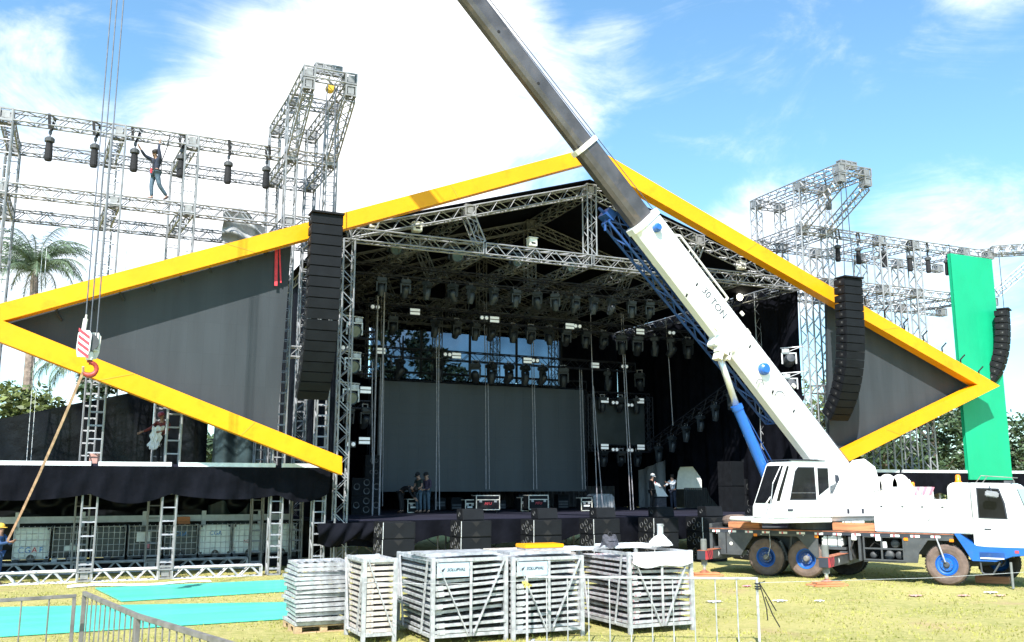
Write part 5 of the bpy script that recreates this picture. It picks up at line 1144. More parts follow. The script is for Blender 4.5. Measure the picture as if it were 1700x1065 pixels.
ORD = ['first', 'second', 'third', 'fourth', 'fifth', 'sixth', 'seventh', 'eighth', 'ninth', 'tenth', 'eleventh', 'twelfth', 'thirteenth', 'fourteenth', 'fifteenth', 'sixteenth']
rack('steel rack of barrier panels with one blue sign, standing left of its twin', 5.77, 16.38, sign=True); fill(5.82, 16.44, 12, .108, 'a', 'in the rack left of its signed twin', tilt=.06)
rack('steel rack of barrier panels with a blue sign, right of its signed twin', 7.32, 16.28, sign=True, H=1.50); fill(7.37, 16.34, 12, .106, 'a', 'in the signed rack behind the barrier post', tilt=.03)
rack('steel rack with pink stained panels under a white wrap, rightmost of the racks', 9.66, 15.98, H=1.55); fill(9.71, 16.04, 12, .105, 'r', 'in the pink stained rightmost rack', tilt=-.01, jx=.03)
rack('narrow rusty steel rack with one diagonal brace beside the pallet stack', 4.68, 17.05, W=.66, D=1.25, H=1.50, single=True)
for k in range(13):
    if k == 0:
        mb = MB(); mb.bar((0, 0, .03), (.56, 0, .03), .05, .06); mb.bar((0, 1.12, .03), (.56, 1.12, .03), .05, .06); mb.box(.03, .53, .03, 1.1, .026, .032); mb.bar((.02, .03, .03), (.02, 1.1, .03), .05, .05); mb.bar((.54, .03, .03), (.54, 1.1, .03), .05, .05); mb.box(.03, .17, -.034, -.026, -.01, .07)  # its middle sheet is likewise added to keep light out of the gaps
        p0_ = mb.build('barrier_panel', 'galv_rust'); o = p0_
    else: o = p0_.copy(); COL.objects.link(o)
    o.location = (4.73 + rnd(-.01, .01), 17.11 + rnd(-.015, .015), .19 + .1 * k); o.rotation_euler = (0, rnd(-.01, .01), rnd(-.01, .01)); tag(o, f'{ORD[k]} rusty panel from the bottom in the narrow rack', 'barrier panel', 'barrier panels stacked flat in the racks')
# stack on a wooden pallet
pt = thing('pallet', 'wooden pallet carrying a leaning stack of grey panels at the left', 'pallet', (3.82, 18.72, 0), .02)
for k in range(7): MB().box(0, 1.12, .02 + .16 * k, .14 + .16 * k, .115, .14).build('board', 'pallet', pt)
for y in (.02, .50, .98):
    for x in (0, .5, .98): MB().box(x, x + .14, y, y + .14, .022, .113).build('block', 'pallet', pt)
for y in (.02, .50, .98): MB().box(0, 1.12, y, y + .14, .0, .02).build('runner', 'pallet', pt)
for k in range(14):
    if k == 0:
        mb = MB()
        for y in (0, 1.05): mb.bar((0, y, .035), (1.08, y, .035), .05, .062)
        for x in (.03, 1.05): mb.bar((x, .03, .035), (x, 1.02, .035), .05, .055)
        for q in range(1, 6): mb.bar((1.08 * q / 6, .03, .035), (1.08 * q / 6, 1.02, .035), .04, .02)
        q0_ = mb.build('deck_panel', 'galv'); o = q0_
    else: o = q0_.copy(); COL.objects.link(o)
    lean = .012 * k if k < 9 else .012 * 9 - .03 * (k - 9)
    o.location = (3.84 - lean * .6 + rnd(-.03, .03), 18.72 + rnd(-.04, .04), .145 + .085 * k); o.rotation_euler = (rnd(-.008, .008), rnd(-.012, .012), rnd(-.05, .05)); tag(o, f'{ORD[k]} grey panel from the bottom on the wooden pallet', 'deck panel', 'grey panels stacked on the wooden pallet')
fill(8.6, 18.75, 13, .105, 'w', 'in the stack glimpsed between the two right racks', z0=.05, tilt=.0)
# things left on top of the racks
def loose(label, x, y, z, W, D, rz, m='galv', h=.05):
    t = thing('loose_panel', label, 'panel', (x, y, z), rz); mb = MB()
    for yy in (0, D): mb.bar((0, yy, .03), (W, yy, .03), .05, h)
    for xx in (.025, W - .025): mb.bar((xx, .03, .03), (xx, D - .03, .03), .05, h)
    mb.box(.0, W, .0, D, .006, .012); mb.build('frame', m, t); MB().box(.05, W - .05, .03, D - .03, .05, .057).build('plate', m, t); return t
loose('flat white topped panel lying on the left signed rack', 5.75, 16.7, 1.53, 1.45, .8, .02, 'galv'); loose('flat pale panel lying on the right signed rack', 7.45, 16.7, 1.51, 1.3, .7, -.03, 'galv')
loose('pale panel bridging the gap between the signed and the pink stained rack', 8.5, 17.4, 1.50, 1.2, .7, .04, 'white_plank'); loose('pale panel on the pink stained rack beneath the white heap', 9.9, 16.9, 1.56, 1.1, .8, .0, 'paper')
yb_ = thing('yellow_panel', 'bright yellow bar lying on top of the signed rack', 'panel', (7.95, 17.05, 1.60), -.03); MB().box(0, .85, 0, .5, .0, .075).build('skin', 'yellow', yb_, bevel=.01); MB().box(.02, .83, .02, .48, -.03, -.001).build('ribs', 'galv', yb_)
mb = MB(); c0 = atY(1012, 905, 17.0); mb.grid(lambda u, v: (c0.x + (.20 - .06 * v) * math.cos(2 * PI * u) * (1 + .15 * math.sin(u * 19 + v * 5)), c0.y + (.16 - .04 * v) * math.sin(2 * PI * u), c0.z - .02 + .22 * v + .03 * math.sin(u * 25)), 30, 8)
mb.lathe([(0, .17), (.12, .16), (.16, .10)], c0, (0, 0, 1), 16); bagm = mb; b_ = thing('bag', 'crumpled dark grey bag with a handle on top of the racks', 'bag', c0, world=True); bagm.build('body', 'bag', b_, smooth=True); MB().path([c0 + Vector((-.05 + .02 * k, 0, .17 + .10 * math.sin(PI * k / 6))) for k in range(7)], .015, 5).build('handle', 'strap', b_)
c0 = atY(1097, 900, 16.9); hp_ = thing('cloth_heap', 'white cloth heap sitting on the pink stained rack', 'cloth heap', c0, world=True)
mb = MB(); mb.lathe([(.25, -.06), (.23, .0), (.16, .07), (.08, .13), (.05, .16), (0, .17)], c0, (0, 0, 1), 22); mb.v = [v + Vector((.03 * math.sin(v.z * 40 + i), .02 * math.sin(i * 1.7), 0)) for i, v in enumerate(mb.v)]; mb.build('cloth', 'white_cloth', hp_, smooth=True)
mb = MB(); cc = atY(1096, 880, 17.2); t = thing('metal_pipe', 'short shiny metal pipe standing up out of the white heap', 'pipe', cc, world=True); MB().lathe([(.065, -.14), (.065, .11), (.072, .115), (.072, .135), (.055, .135), (.055, -.1)], cc, (0, 0, 1), 18).build('tube', 'galv', t, smooth=False); MB().tube(cc + Vector((.065, 0, .1)), cc + Vector((.09, 0, .1)), .015, 6).build('bolt', 'galv', t)
wr = MB(); c0 = Vector((9.72, 15.93, 1.45)); wr.grid(lambda u, v: (c0.x + 1.4 * u, c0.y - .015 - .012 * math.sin(u * 15 + v * 4), 1.54 - (.20 + .10 * math.sin(u * PI) + .04 * math.sin(u * 9)) * v), 30, 6); tag(wr.build('white_wrap', 'white_cloth', smooth=True), 'white wrap draped over the top front of the pink stained rack', 'wrap')
# ================================================================== CROWD BARRIERS IN FRONT
def barrier(label, p, q, H, nb, thick=.042, feet=True, m='galv', bars=.012):
    p, q = Vector(p), Vector(q); d = q - p; L = d.length; rz = math.atan2(d.y, d.x); t = thing('crowd_barrier', label, 'barrier', (p.x, p.y, 0), rz, 'steel crowd barriers along the bottom of the photo')
    mb = MB(); mb.bar((0, 0, H - thick / 2), (L, 0, H - thick / 2), thick, thick); mb.build('top_rail', m, t, bevel=.006)
    MB().bar((thick, 0, .035), (L - thick, 0, .035), thick * .8, thick * .8).build('bottom_rail', m, t)
    for x in (thick / 2, L - thick / 2): MB().box(x - thick / 2, x + thick / 2, -thick / 2, thick / 2, .03, H - thick - .001).build('post', m, t, bevel=.005)
    for k in range(1, nb): x = L * k / nb; MB().tube((x, 0, .05), (x, 0, H - thick), bars, 6, caps=False).build('bar', m, t)
    if feet:
        for x in (.12, L - .12): mb = MB(); mb.bar((x, -.32, .025), (x, .32, .025), .05, .03); mb.box(x - .03, x + .03, -.03, .03, .04, .07); mb.build('foot', m, t)
    return t
a0, a1 = atZ(873, 955, 1.2), atZ(1258, 958, 1.2)
barrier('long pale barrier in front of the racks at the right, black tape on its post', a0, a1, 1.2, 11)
a0, a1 = atZ(-110, 1000, 1.2), atZ(127, 986, 1.2)
barrier('barrier at the bottom left corner in front of the turquoise panel', a0, a1, 1.2, 5, .05, True, 'galv_worn', .011)
a0, a1, a2 = atZ(140, 981, 1.2), atZ(228, 1018, 1.2), atZ(405, 1071, 1.2)
barrier('slanting dull barrier running from the corner post towards the camera', a0, a1, 1.2, 11, .06, True, 'galv_worn', .011); barrier('nearest barrier at the bottom edge, continuing the slanting one', a1, a2, 1.2, 14, .06, True, 'galv_worn', .011)
tp = MB(); c0 = atZ(1256, 968, 1.2)
c0 = atZ(1258, 958, 1.2) + Vector((0, -.03, -.09))
for z in (-.02, -.07, -.11): tp.box(c0.x - .05, c0.x + .02, c0.y - .01, c0.y + .07, c0.z + z - .012, c0.z + z + .012)
for e in ((1, .25, -.62), (.55, .1, -.45), (1.05, .3, -.05), (.35, .05, -.35), (1.25, .2, -.9)): pass
e1 = [c0, c0 + Vector((.25, .05, -.30)), c0 + Vector((.42, .08, -.52))]; e2 = [c0, c0 + Vector((.09, .02, -.22)), c0 + Vector((.14, .0, -.45)), c0 + Vector((.155, .0, -.66))]; e3 = [c0, c0 + Vector((.30, .3, -.04)), c0 + Vector((.62, .6, -.05))]; e4 = [c0 + Vector((.12, 0, -.25)), c0 + Vector((.30, .03, -.58)), c0 + Vector((.46, .05, -.80))]
for pth in (e1, e2, e3, e4):
    for a_, b_ in zip(pth, pth[1:]): tp.bar(a_, b_, .022, .004, (0, 1, 0))
tag(tp.build('tape_ribbon', 'strap'), 'torn black tape fluttering from the post of the right barrier', 'tape')
yk = MB(); c0 = atZ(873, 962, 1.2) + Vector((0, -.03, -.06)); 
for k in range(6): yk.bar(c0 + Vector((rnd(-.08, .02), rnd(-.03, .03), rnd(-.06, .06))), c0 + Vector((rnd(-.02, .12), rnd(-.03, .03), rnd(-.1, .06))), .03, .008, (0, 1, 0))
tag(yk.build('tape_knot', 'yellowtape'), 'knotted yellow tape at the left post of the right barrier', 'tape')
yl = MB(); q0, q1 = atZ(873, 963, 1.2) + Vector((0, -.06, 0)), Vector((4.6, 16.7, 1.12)); yl.bar(q0, q0.lerp(q1, .5) + Vector((0, -.05, -.04)), .003, .006); yl.bar(q0.lerp(q1, .5) + Vector((0, -.05, -.04)), q1, .003, .006); tag(yl.build('tape_line', 'cage'), 'thin grey tape line stretched across the signed racks', 'tape')
tl2 = MB(); q0, q1 = atZ(1258, 967, 1.1), Vector((25.5, 15.2, 1.0)); tl2.path([q0, q0.lerp(q1, .33) + Vector((0, 0, -.10)), q0.lerp(q1, .66) + Vector((0, 0, -.10)), q1], .005, 4); tag(tl2.build('tape_line', 'cage'), 'thin pale line stretched from the right barrier post past the truck wheels', 'tape')
# ================================================================== BLOCKS AND BITS ROUND THE TRUCK
def block(label, c, size, rz, m='wood'): t = thing('wood_block', label, 'wood block', c, rz, 'orange wooden blocks by the truck'); MB().box(-size[0] / 2, size[0] / 2, -size[1] / 2, size[1] / 2, .0, size[2]).build('timber', m, t, bevel=.012); mb = MB(); mb.box(-size[0] / 2 - .002, -size[0] / 2 - .0005, -size[1] * .3, size[1] * .3, size[2] * .2, size[2] * .8); mb.build('end_grain', 'pallet', t)
def tw(x, y, z=0): v = Vector((math.cos(TRZ) * x - math.sin(TRZ) * y, math.sin(TRZ) * x + math.cos(TRZ) * y, z)); return TA + v
for i, (x, y) in enumerate(pads):
    w1 = ['middle', 'rear'][i]; block(f'lower orange timber under the foot of the {w1} outrigger', tw(x, y), (1.1, .5, .06), TRZ + .9); block(f'upper orange timber under the foot of the {w1} outrigger', tw(x + .03, y, .062), (.85, .34, .055), TRZ + .75)
block('long orange timber lying on the truck deck beneath the crane cab front', tw(-.75, .35, 1.465), (1.05, .3, .2), TRZ); block('long orange timber lying on the truck deck behind the crane cab', tw(2.75, .3, 1.465), (1.25, .3, .24), TRZ)
block('orange timber on the grass behind the front wheel', tw(6.3, 1.6, 0), (.9, .4, .2), TRZ)
sw = MB(); c0 = tw(-1.25, 1.2, 1.66); sw.lathe([(.30, -.16), (.44, -.17), (.55, -.12), (.58, 0), (.55, .12), (.44, .17), (.30, .16)], c0, (.1, .1, 1), 28); t = thing('spare_wheel', 'dusty spare tyre lying on the rear of the truck deck', 'spare tyre', c0, world=True); sw.build('tyre', 'rubber', t); MB().lathe([(0, .02), (.28, .04), (.30, .15)], c0, (.1, .1, 1), 20).build('rim', 'jibblue', t)
for i, (px, py, m, s) in enumerate(((1295, 999, 'paper', .3), (1240, 968 + 6, 'pink', .25), (1520, 990, 'pink_card', .35), (1645, 985, 'paper', .3), (1600, 990, 'pink_card', .3), (1186, 1000, 'paper', .35), (1660, 990, 'pink_card', .25), (1360, 999, 'paper', .22))):
    c = atZ(px, py, 0); mb = MB(); mb.grid(lambda u, v: (c.x + s * (u - .5), c.y + s * .7 * (v - .5), .015 + .03 * abs(math.sin(u * 7 + v * 4 + i))), 6, 5)
    tag(mb.build('litter_scrap', m, solid=.003), f'{["pale", "pinkish"][0 if m == "paper" else 1]} scrap of litter on the grass, {["below the rear wheels", "near the black tape ribbon", "left of the front wheel shadow", "under the truck cab", "just left of the cab shadow", "right beside the rightmost rack", "at the right photo edge", "between wheels and ribbon"][i]}', 'litter', 'scraps of litter on the grass')
# ================================================================== PEOPLE
def skin_mesh(verts, edges, radii, root, m, name, parent, eyes=None, sub=1):
    me = bpy.data.meshes.new(name); me.from_pydata([tuple(v) for v in verts], edges, []); o = bpy.data.objects.new(name, me); COL.objects.link(o)
    o.modifiers.new('skin', 'SKIN').use_smooth_shade = True
    for i, sv in enumerate(me.skin_vertices[0].data):
        r = radii[i]; sv.radius = r if isinstance(r, tuple) else (r, r); sv.use_root = i == root
    ss = o.modifiers.new('sub', 'SUBSURF'); ss.levels = sub; ss.render_levels = sub
    dg = bpy.context.evaluated_depsgraph_get(); nm = bpy.data.meshes.new_from_object(o.evaluated_get(dg)); bpy.data.objects.remove(o); nm.name = name
    nm.materials.clear(); nm.materials.append(M[m])
    if eyes:
        nm.materials.append(M['eye']); bm = bmesh.new(); bm.from_mesh(nm)
        for c, r in eyes:
            r_ = bmesh.ops.create_uvsphere(bm, u_segments=8, v_segments=6, radius=r, matrix=Matrix.Translation(c))
            for f in {f for v in r_['verts'] for f in v.link_faces}: f.material_index = 1
        bm.to_mesh(nm); bm.free()
    nm.shade_smooth(); ob = bpy.data.objects.new(name, nm); COL.objects.link(ob); ob.parent = parent
    return ob
STAND = dict(pel=(0, 0, .93), waist=(0, 0, 1.08), chest=(0, .0, 1.30), neck=(0, 0, 1.47), head=(0, -.02, 1.60),
             shL=(-.19, 0, 1.41), shR=(.19, 0, 1.41), elL=(-.26, 0, 1.12), elR=(.26, 0, 1.12), wrL=(-.27, -.08, .88), wrR=(.27, -.08, .88),
             hiL=(-.095, 0, .90), hiR=(.095, 0, .90), knL=(-.11, -.01, .49), knR=(.11, -.01, .49), anL=(-.12, .03, .09), anR=(.12, .03, .09), face=(0, -1, 0))
def person(label, loc, rz, pose, shirt, pants, shoes, hat=None, skin='skin', sleeves=True, scale=1.0, extra=None):
    J = dict(STAND); J.update(pose); J = {k: Vector(v) for k, v in J.items()}
    t = thing('person', label, 'person', loc, rz); t.scale = (scale,) * 3
    f = J['face'].normalized(); up_ = (J['head'] - J['neck']).normalized(); f = (f - up_ * f.dot(up_)).normalized(); sd = f.cross(up_)
    V, E_, Rr = [], [], []
    def v(p, r, par=None):
        V.append(Vector(p)); Rr.append(r)
        if par is not None: E_.append((par, len(V) - 1))
        return len(V) - 1
    pel = v(J['pel'], (.135, .10)); wa = v(J['waist'], (.12, .088), pel); chs = v(J['chest'], (.145, .10), wa); nk = v(J['neck'], .055, chs)
    jaw = v(J['head'] - up_ * .045 + f * .018, (.062, .072), nk); hd_ = v(J['head'] + up_ * .04, (.078, .09), jaw); top = v(J['head'] + up_ * .115, (.055, .062), hd_)
    v(J['head'] + f * .108 + up_ * .0, .012, jaw)
    for s in (-1, 1): v(J['head'] + sd * s * .092 + up_ * .01, (.010, .02), hd_)
    for S in 'LR':
        s = v(J['sh' + S], .058, chs); e = v(J['el' + S], .042, s); w_ = v(J['wr' + S], .027, e)
        d = (J['wr' + S] - J['el' + S]).normalized(); pd = d.cross(f); pd = pd.normalized() if pd.length > .1 else d.orthogonal().normalized(); cu = d.cross(pd).normalized()
        pm = v(J['wr' + S] + d * .07, (.034, .018), w_)
        for k in range(4):
            off = (k - 1.5) * .019; L = (.070, .080, .076, .060)[k]; b_ = J['wr' + S] + d * .10 + pd * off
            q = v(b_, .009, pm); q2 = v(b_ + d * L * .55 + cu * .012, .0085, q); v(b_ + d * L * .85 + cu * .035, .0075, q2)
        th = v(J['wr' + S] + d * .045 + pd * .042, .011, w_); v(J['wr' + S] + d * .085 + pd * .062 + cu * .01, .009, th)
        h_ = v(J['hi' + S], .088, pel); k_ = v(J['kn' + S], .058, h_); a_ = v(J['an' + S], .038, k_)
        ff = Vector((f.x, f.y, 0)); ff = ff.normalized() if ff.length > .1 else Vector((0, -1, 0)); ff = J.get('toe' + S, ff)
        v(J['an' + S] + ff * .14 + Vector((0, 0, -.05)), (.038, .025), a_)
    ey = [(J['head'] + f * .086 + sd * s * .034 + up_ * .028, .011) for s in (-1, 1)] + [(J['head'] + f * .085 - up_ * .052 + sd * x, .008) for x in (-.014, 0, .014)]
    skin_mesh(V, E_, Rr, 0, skin, 'body', t, ey)
    # clothes
    V, E_, Rr = [], [], []
    p0 = v(J['pel'] + Vector((0, 0, .0)), (.15, .115)); w0 = v(J['waist'], (.14, .108), p0); c0 = v(J['chest'], (.165, .122), w0); v(J['neck'] - (J['neck'] - J['chest']) * .18, .075, c0)
    for S in 'LR':
        s = v(J['sh' + S], .075, c0); e = v(J['el' + S] if sleeves else J['sh' + S].lerp(J['el' + S], .6), .058, s)
        if sleeves: v(J['el' + S].lerp(J['wr' + S], .88), .040, e)
    skin_mesh(V, E_, Rr, 0, shirt, 'shirt', t)
    V, E_, Rr = [], [], []
    p0 = v(J['pel'] + (J['waist'] - J['pel']) * .25, (.150, .112))
    for S in 'LR': h_ = v(J['hi' + S], .102, p0); k_ = v(J['kn' + S], .074, h_); v(J['an' + S] + (J['kn' + S] - J['an' + S]) * .06, .058, k_)
    skin_mesh(V, E_, Rr, 0, pants, 'trousers', t)
    for S in 'LR':
        V, E_, Rr = [], [], []; ff = Vector((f.x, f.y, 0)); ff = ff.normalized() if ff.length > .1 else Vector((0, -1, 0)); ff = Vector(J.get('toe' + S, ff))
        a = v(J['an' + S] + Vector((0, 0, .03)), .055); b = v(J['an' + S] + Vector((0, 0, -.035)) - ff * .02, .05, a); c = v(J['an' + S] + ff * .09 + Vector((0, 0, -.05)), (.05, .038), b); v(J['an' + S] + ff * .17 + Vector((0, 0, -.058)), (.042, .030), c)
        skin_mesh(V, E_, Rr, 0, shoes, 'shoe', t)
    if hat:
        c = J['head'] + up_ * .055; mb = MB(); kind, m = hat
        mb.lathe([(.112, -.01), (.114, .03), (.10, .075), (.065, .105), (0, .118)] if kind != 'hair' else [(.095, -.08), (.107, -.02), (.108, .03), (.092, .07), (.055, .092), (0, .10)], c - f * (.012 if kind != 'hair' else .03), up_, 14)
        if kind in ('cap', 'helmet'): mb.prism([c + f * .06 + sd * -.08, c + f * .17 + sd * -.05, c + f * .18, c + f * .17 + sd * .05, c + f * .06 + sd * .08], up_ * .014)
        mb.build({'hair': 'hair', 'cap': 'cap', 'helmet': 'helmet'}[kind], m, t, smooth=False)
    if extra: extra(t, J)
    return t
zt = 11.85 + .20
c = atY(255, 330, YF); t0 = zt
def harness(t, J):
    mb = MB()
    for s in (-1, 1): mb.path([(s * .10, -.13, 1.40), (s * .06, -.145, 1.2), (s * .12, -.12, .98), (s * .13, .13, .95), (s * .08, .14, 1.2), (s * .10, .12, 1.42)], .014, 5)
    mb.lathe([(.165, -.02), (.17, .0), (.165, .03)], (0, 0, 1.0), (0, 0, 1), 18); mb.build('harness', 'strap', t); MB().path([(.02, .15, 1.30), (.30, .10, 1.55), (.62, .02, 1.80), (.80, -.05, 2.05)], .016, 5).build('lanyard', 'strap', t); mb = MB(); mb.tube((.02, -.17, .88), (.04, -.17, 1.03), .035, 8); mb.build('red_pouch', 'redstrap', t)
person('person in navy top, jeans and harness standing high in the left truss grid reaching up', (c.x, YF - .02, zt), math.radians(-62), dict(
    waist=(0, .0, 1.09), chest=(.0, .02, 1.30), neck=(.0, .0, 1.46), head=(.02, -.07, 1.57), face=(.1, -1, .45), shL=(-.19, .0, 1.42), shR=(.19, .02, 1.42),
    elL=(-.24, -.28, 1.50), wrL=(-.18, -.50, 1.68), elR=(.20, -.06, 1.70), wrR=(.16, -.02, 1.95), knL=(-.10, -.06, .50), anL=(-.09, -.02, .09), knR=(.12, .10, .50), anR=(.12, .40, .19), toeR=(0, -.8, -.45)), 'navy', 'jeans', 'boots', ('hair', 'hair'), 'skin', extra=harness, scale=.99)
def bundle(t, J):
    V, E_, Rr = [], [], []
    mb = MB(); mb.grid(lambda u, v: (.20 - .42 * u - .12 * v + .03 * math.sin(v * 14 + u * 5), -.24 - .06 * math.sin(u * PI) + .03 * math.sin(u * 21 + v * 9), 1.26 - .78 * v * (1 - .35 * abs(u - .45)) + .03 * math.sin(u * 17)), 18, 18); b = mb.build('white_bundle', 'white_cloth', None, smooth=True, solid=.03)
    b.location = t.location; b.rotation_euler = t.rotation_euler; tag(b, 'white cloth bundle carried by the worker on the left platform', 'bundle')
c = atY(266, 763, 33.0)
person('person in red helmet and maroon jacket on the left platform with one arm held out', (c.x, 33.0, 3.505), math.radians(-35), dict(head=(-.02, -.05, 1.60), elL=(-.30, -.20, 1.20), wrL=(-.50, -.36, 1.08), elR=(.30, -.08, 1.16), wrR=(.12, -.24, 1.10), anL=(-.08, .03, .09), knL=(-.09, -.02, .49)), 'maroon', 'blackcloth', 'boots', ('helmet', 'redhat'), 'skin_dark', extra=bundle)
c = atZ(-9, 972, 0)
slp = Vector(c) + Vector((.22, -.25, 1.22))
person('person in blue overalls and yellow helmet at the left photo edge holding the sling', (c.x, c.y, 0), math.radians(60), dict(elL=(-.24, -.22, 1.18), wrL=(-.10, -.42, 1.24), elR=(.24, -.20, 1.16), wrR=(.06, -.40, 1.22), face=(.1, -1, .1)), 'workblue', 'workblue', 'boots', ('helmet', 'yellowhat'), 'skin_dark')
ya_ = 39.4
def stg(px): 
    c = atZ(px, 846, DZ); return (c.x, c.y, DZ + .005)
def stgY(px, Y): c = atY(px, 846, Y); return (c.x, Y, DZ + .005)
person('person all in black bending over the small flight case on the stage', stgY(668, 39.0), math.radians(50), dict(pel=(0, .12, .88), waist=(0, .0, 1.02), chest=(0, -.26, 1.12), neck=(0, -.42, 1.08), head=(0, -.54, 1.02), face=(0, -.6, -1), shL=(-.19, -.34, 1.08), shR=(.19, -.34, 1.08), elL=(-.2, -.45, .82), elR=(.2, -.45, .82), wrL=(-.1, -.58, .62), wrR=(.1, -.58, .62), hiL=(-.1, .12, .86), hiR=(.1, .12, .86), knL=(-.1, .04, .47), knR=(.1, .04, .47)), 'blackcloth', 'blackcloth', 'boots', ('hair', 'hair'))
person('person in dark green short-sleeved shirt and jeans looking down, middle of three', stgY(695, 39.0), math.radians(-70), dict(head=(0, -.06, 1.58), face=(0, -1, -.5), elL=(-.25, -.06, 1.12), wrL=(-.14, -.26, 1.0), elR=(.25, -.05, 1.12), wrR=(.12, -.28, 1.0)), 'darkgreen', 'jeans', 'boots', ('cap', 'blackcloth'), sleeves=False)
person('person in plum shirt and jeans with black helmet, rightmost of the three workers', stgY(708, 39.0), math.radians(-60), dict(head=(0, -.05, 1.59), face=(.2, -1, -.3), elL=(-.25, -.04, 1.12), wrL=(-.08, -.24, 1.02), elR=(.25, -.04, 1.12), wrR=(.06, -.26, 1.0)), 'purple', 'jeans', 'boots', ('helmet', 'blackcloth'))
def emblem(t, J): MB().lathe([(0, 0), (.055, 0), (.055, .006), (0, .006)], (.13, -.145, 1.33), (0, -1, 0), 12).build('red_emblem', 'redstrap', t)
person('person in white helmet and black shirt with red emblem on the right of the stage', stgY(1083, 39.2), math.radians(35), dict(head=(0, -.05, 1.60), elR=(.27, -.08, 1.12), wrR=(.25, -.30, 1.10), anL=(-.15, .05, .09)), 'blackcloth', 'blackcloth', 'boots', ('helmet', 'whitehat'), extra=emblem)
person('person in pale blue shirt reaching out both arms on the right of the stage', stgY(1118, 39.2), math.radians(-75), dict(head=(0, -.04, 1.59), elL=(-.22, -.22, 1.20), wrL=(-.12, -.46, 1.18), elR=(.22, -.2, 1.22), wrR=(.10, -.44, 1.30)), 'whiteshirt', 'navy', 'boots', ('hair', 'hair'))
c = atY(1099, 846, 39.0); t = thing('crate', 'dark brown crate between the two workers on the right of the stage', 'crate', (c.x, 39.0, DZ)); MB().box(-.28, .28, 0, .4, .01, .60).build('body', 'bag', t, bevel=.01); MB().box(-.3, .3, -.02, .42, .605, .64).build('lid', 'spk', t)
mb = MB(); mb.grid(lambda u, v: (c.x - .30 + .30 * u + .32 * v * u + .02 * v, 38.96 + .25 * (1 - v), DZ + 1.38 - .72 * v - .1 * u * (1 - v)), 8, 8); tag(mb.build('white_sheet', 'white_cloth', solid=.02), 'white sheet held upright over the brown crate by the two workers', 'sheet')
# sling from the hook down to the worker at the edge
top_ = hp + Vector((-.10, 0, -.29)); bot = Vector((slp.x, slp.y, slp.z)); mb = MB(); n_ = 10
for k in range(n_):
    a, b = top_.lerp(bot, k / n_), top_.lerp(bot, (k + 1) / n_); s_ = lambda f_: Vector((0, 0, -.55 * f_ * (1 - f_))); mb.bar(a + s_(k / n_), b + s_((k + 1) / n_), .075, .012, (.5, 1, 0))
mb.tube(top_ + Vector((-.01, -.07, .12)), top_, .03, 6); tag(mb.build('lifting_sling', 'sling'), 'worn orange brown sling slanting from the crane hook down to the left edge', 'sling')
# thin white lines hanging in the left grid
for i, (px, a, b, Y) in enumerate(((72, 392, 765, 33.6), (79, 392, 765, 33.6), (222, 260, 470, 33.0), (86, 260, 350, 33))):
    p_, q2 = atY(px, a, Y), atY(px - (b - a) * .075, b, Y)
    tag(MB().tube(p_, q2, .010, 4).build('hanging_line', 'white_plank'), ['left one of the thin white lines before the left plastic fence', 'right one of the thin white lines before the left plastic fence', 'thin line hanging beside the truss worker', 'thin line hanging under the first chain hoist'][i], 'line')
# ================================================================== TREES
def leaf_mesh(mb, c, n, R_, size, flat=.8):
    for _ in range(n):
        while True:
            p = Vector((rnd(-1, 1), rnd(-1, 1), rnd(-1, 1)))
            if .25 < p.length < 1: break
        p = c + Vector((p.x * R_, p.y * R_, p.z * R_ * flat)); a = Vector((rnd(-1, 1), rnd(-1, 1), rnd(-.6, .6))).normalized(); b = a.orthogonal().normalized(); b = (Matrix.Rotation(rnd(0, 6.28), 3, a) @ b); s = size * rnd(.6, 1.3)
        k = len(mb.v); mb.v += [p - a * s, p + b * s * .45, p + a * s, p - b * s * .45]; mb.f.append((k, k + 1, k + 2, k + 3)); mb.m.append(0)
def tree(label, loc, H, R_, m, clumps, leaves, size, sq=1.0, group='trees behind the stage and grids'):
    t = thing('tree', label, 'tree', loc, rnd(0, 6), group); rng = []
    tr = MB(); tr.loft([[Vector((math.cos(k * PI / 4) * r + ox, math.sin(k * PI / 4) * r, z)) for k in range(8)] for z, r, ox in ((-.1, .34, 0), (H * .2, .24, .05), (H * .5, .17, .12), (H * .8, .06, .1))])
    cr = MB()
    for i in range(clumps):
        a = rnd(0, 2 * PI); hh = rnd(.26, .97); rr = R_ * (math.sin(PI * min(1, (hh - .12) / .95)) ** .6) * rnd(.25, 1.0); c = Vector((math.cos(a) * rr, math.sin(a) * rr * sq, H * hh))
        if i % 3 == 0: tr.tube((.08, 0, H * max(.2, hh - .3)), c, .07, 5, r2=.02)
        leaf_mesh(cr, c, leaves // clumps, R_ * rnd(.20, .40), size)
    tr.build('trunk', 'bark2', t); cr.build('crown', m, t); return t
def bX(px, Y): return atY(px, 808, Y).x
tree('big dark green tree between the right yellow arm and the green banner', (bX(1555, 52), 52, 0), 10.6, 4.2, 'leaf', 46, 5200, .24)
tree('dark leafy tree left of the big one behind the lower right arm', (bX(1470, 54), 54, 0), 7.6, 4.0, 'leaf', 40, 4200, .24)
tree('dark green tree at the right edge behind the short speaker array', (bX(1702, 50), 50, 0), 8.3, 3.6, 'leaf', 44, 4600, .22)
tree('dark tree half hidden by the green banner', (bX(1625, 55), 55, 0), 9.0, 3.6, 'leaf', 40, 3800, .24)
tree('sunny olive green tree seen through the trusses left of the right speaker column', (bX(1362, 56), 56, 0), 11.2, 3.4, 'leaf2', 40, 4200, .24)
tree('low dark tree behind the right platform', (bX(1420, 58), 58, 0), 6.4, 4.0, 'leaf', 36, 3600, .26)
tree('yellow green bush above the plastic fence at the left edge', (bX(30, 48), 48, 0), 7.2, 2.7, 'leaf2', 34, 3400, .2)
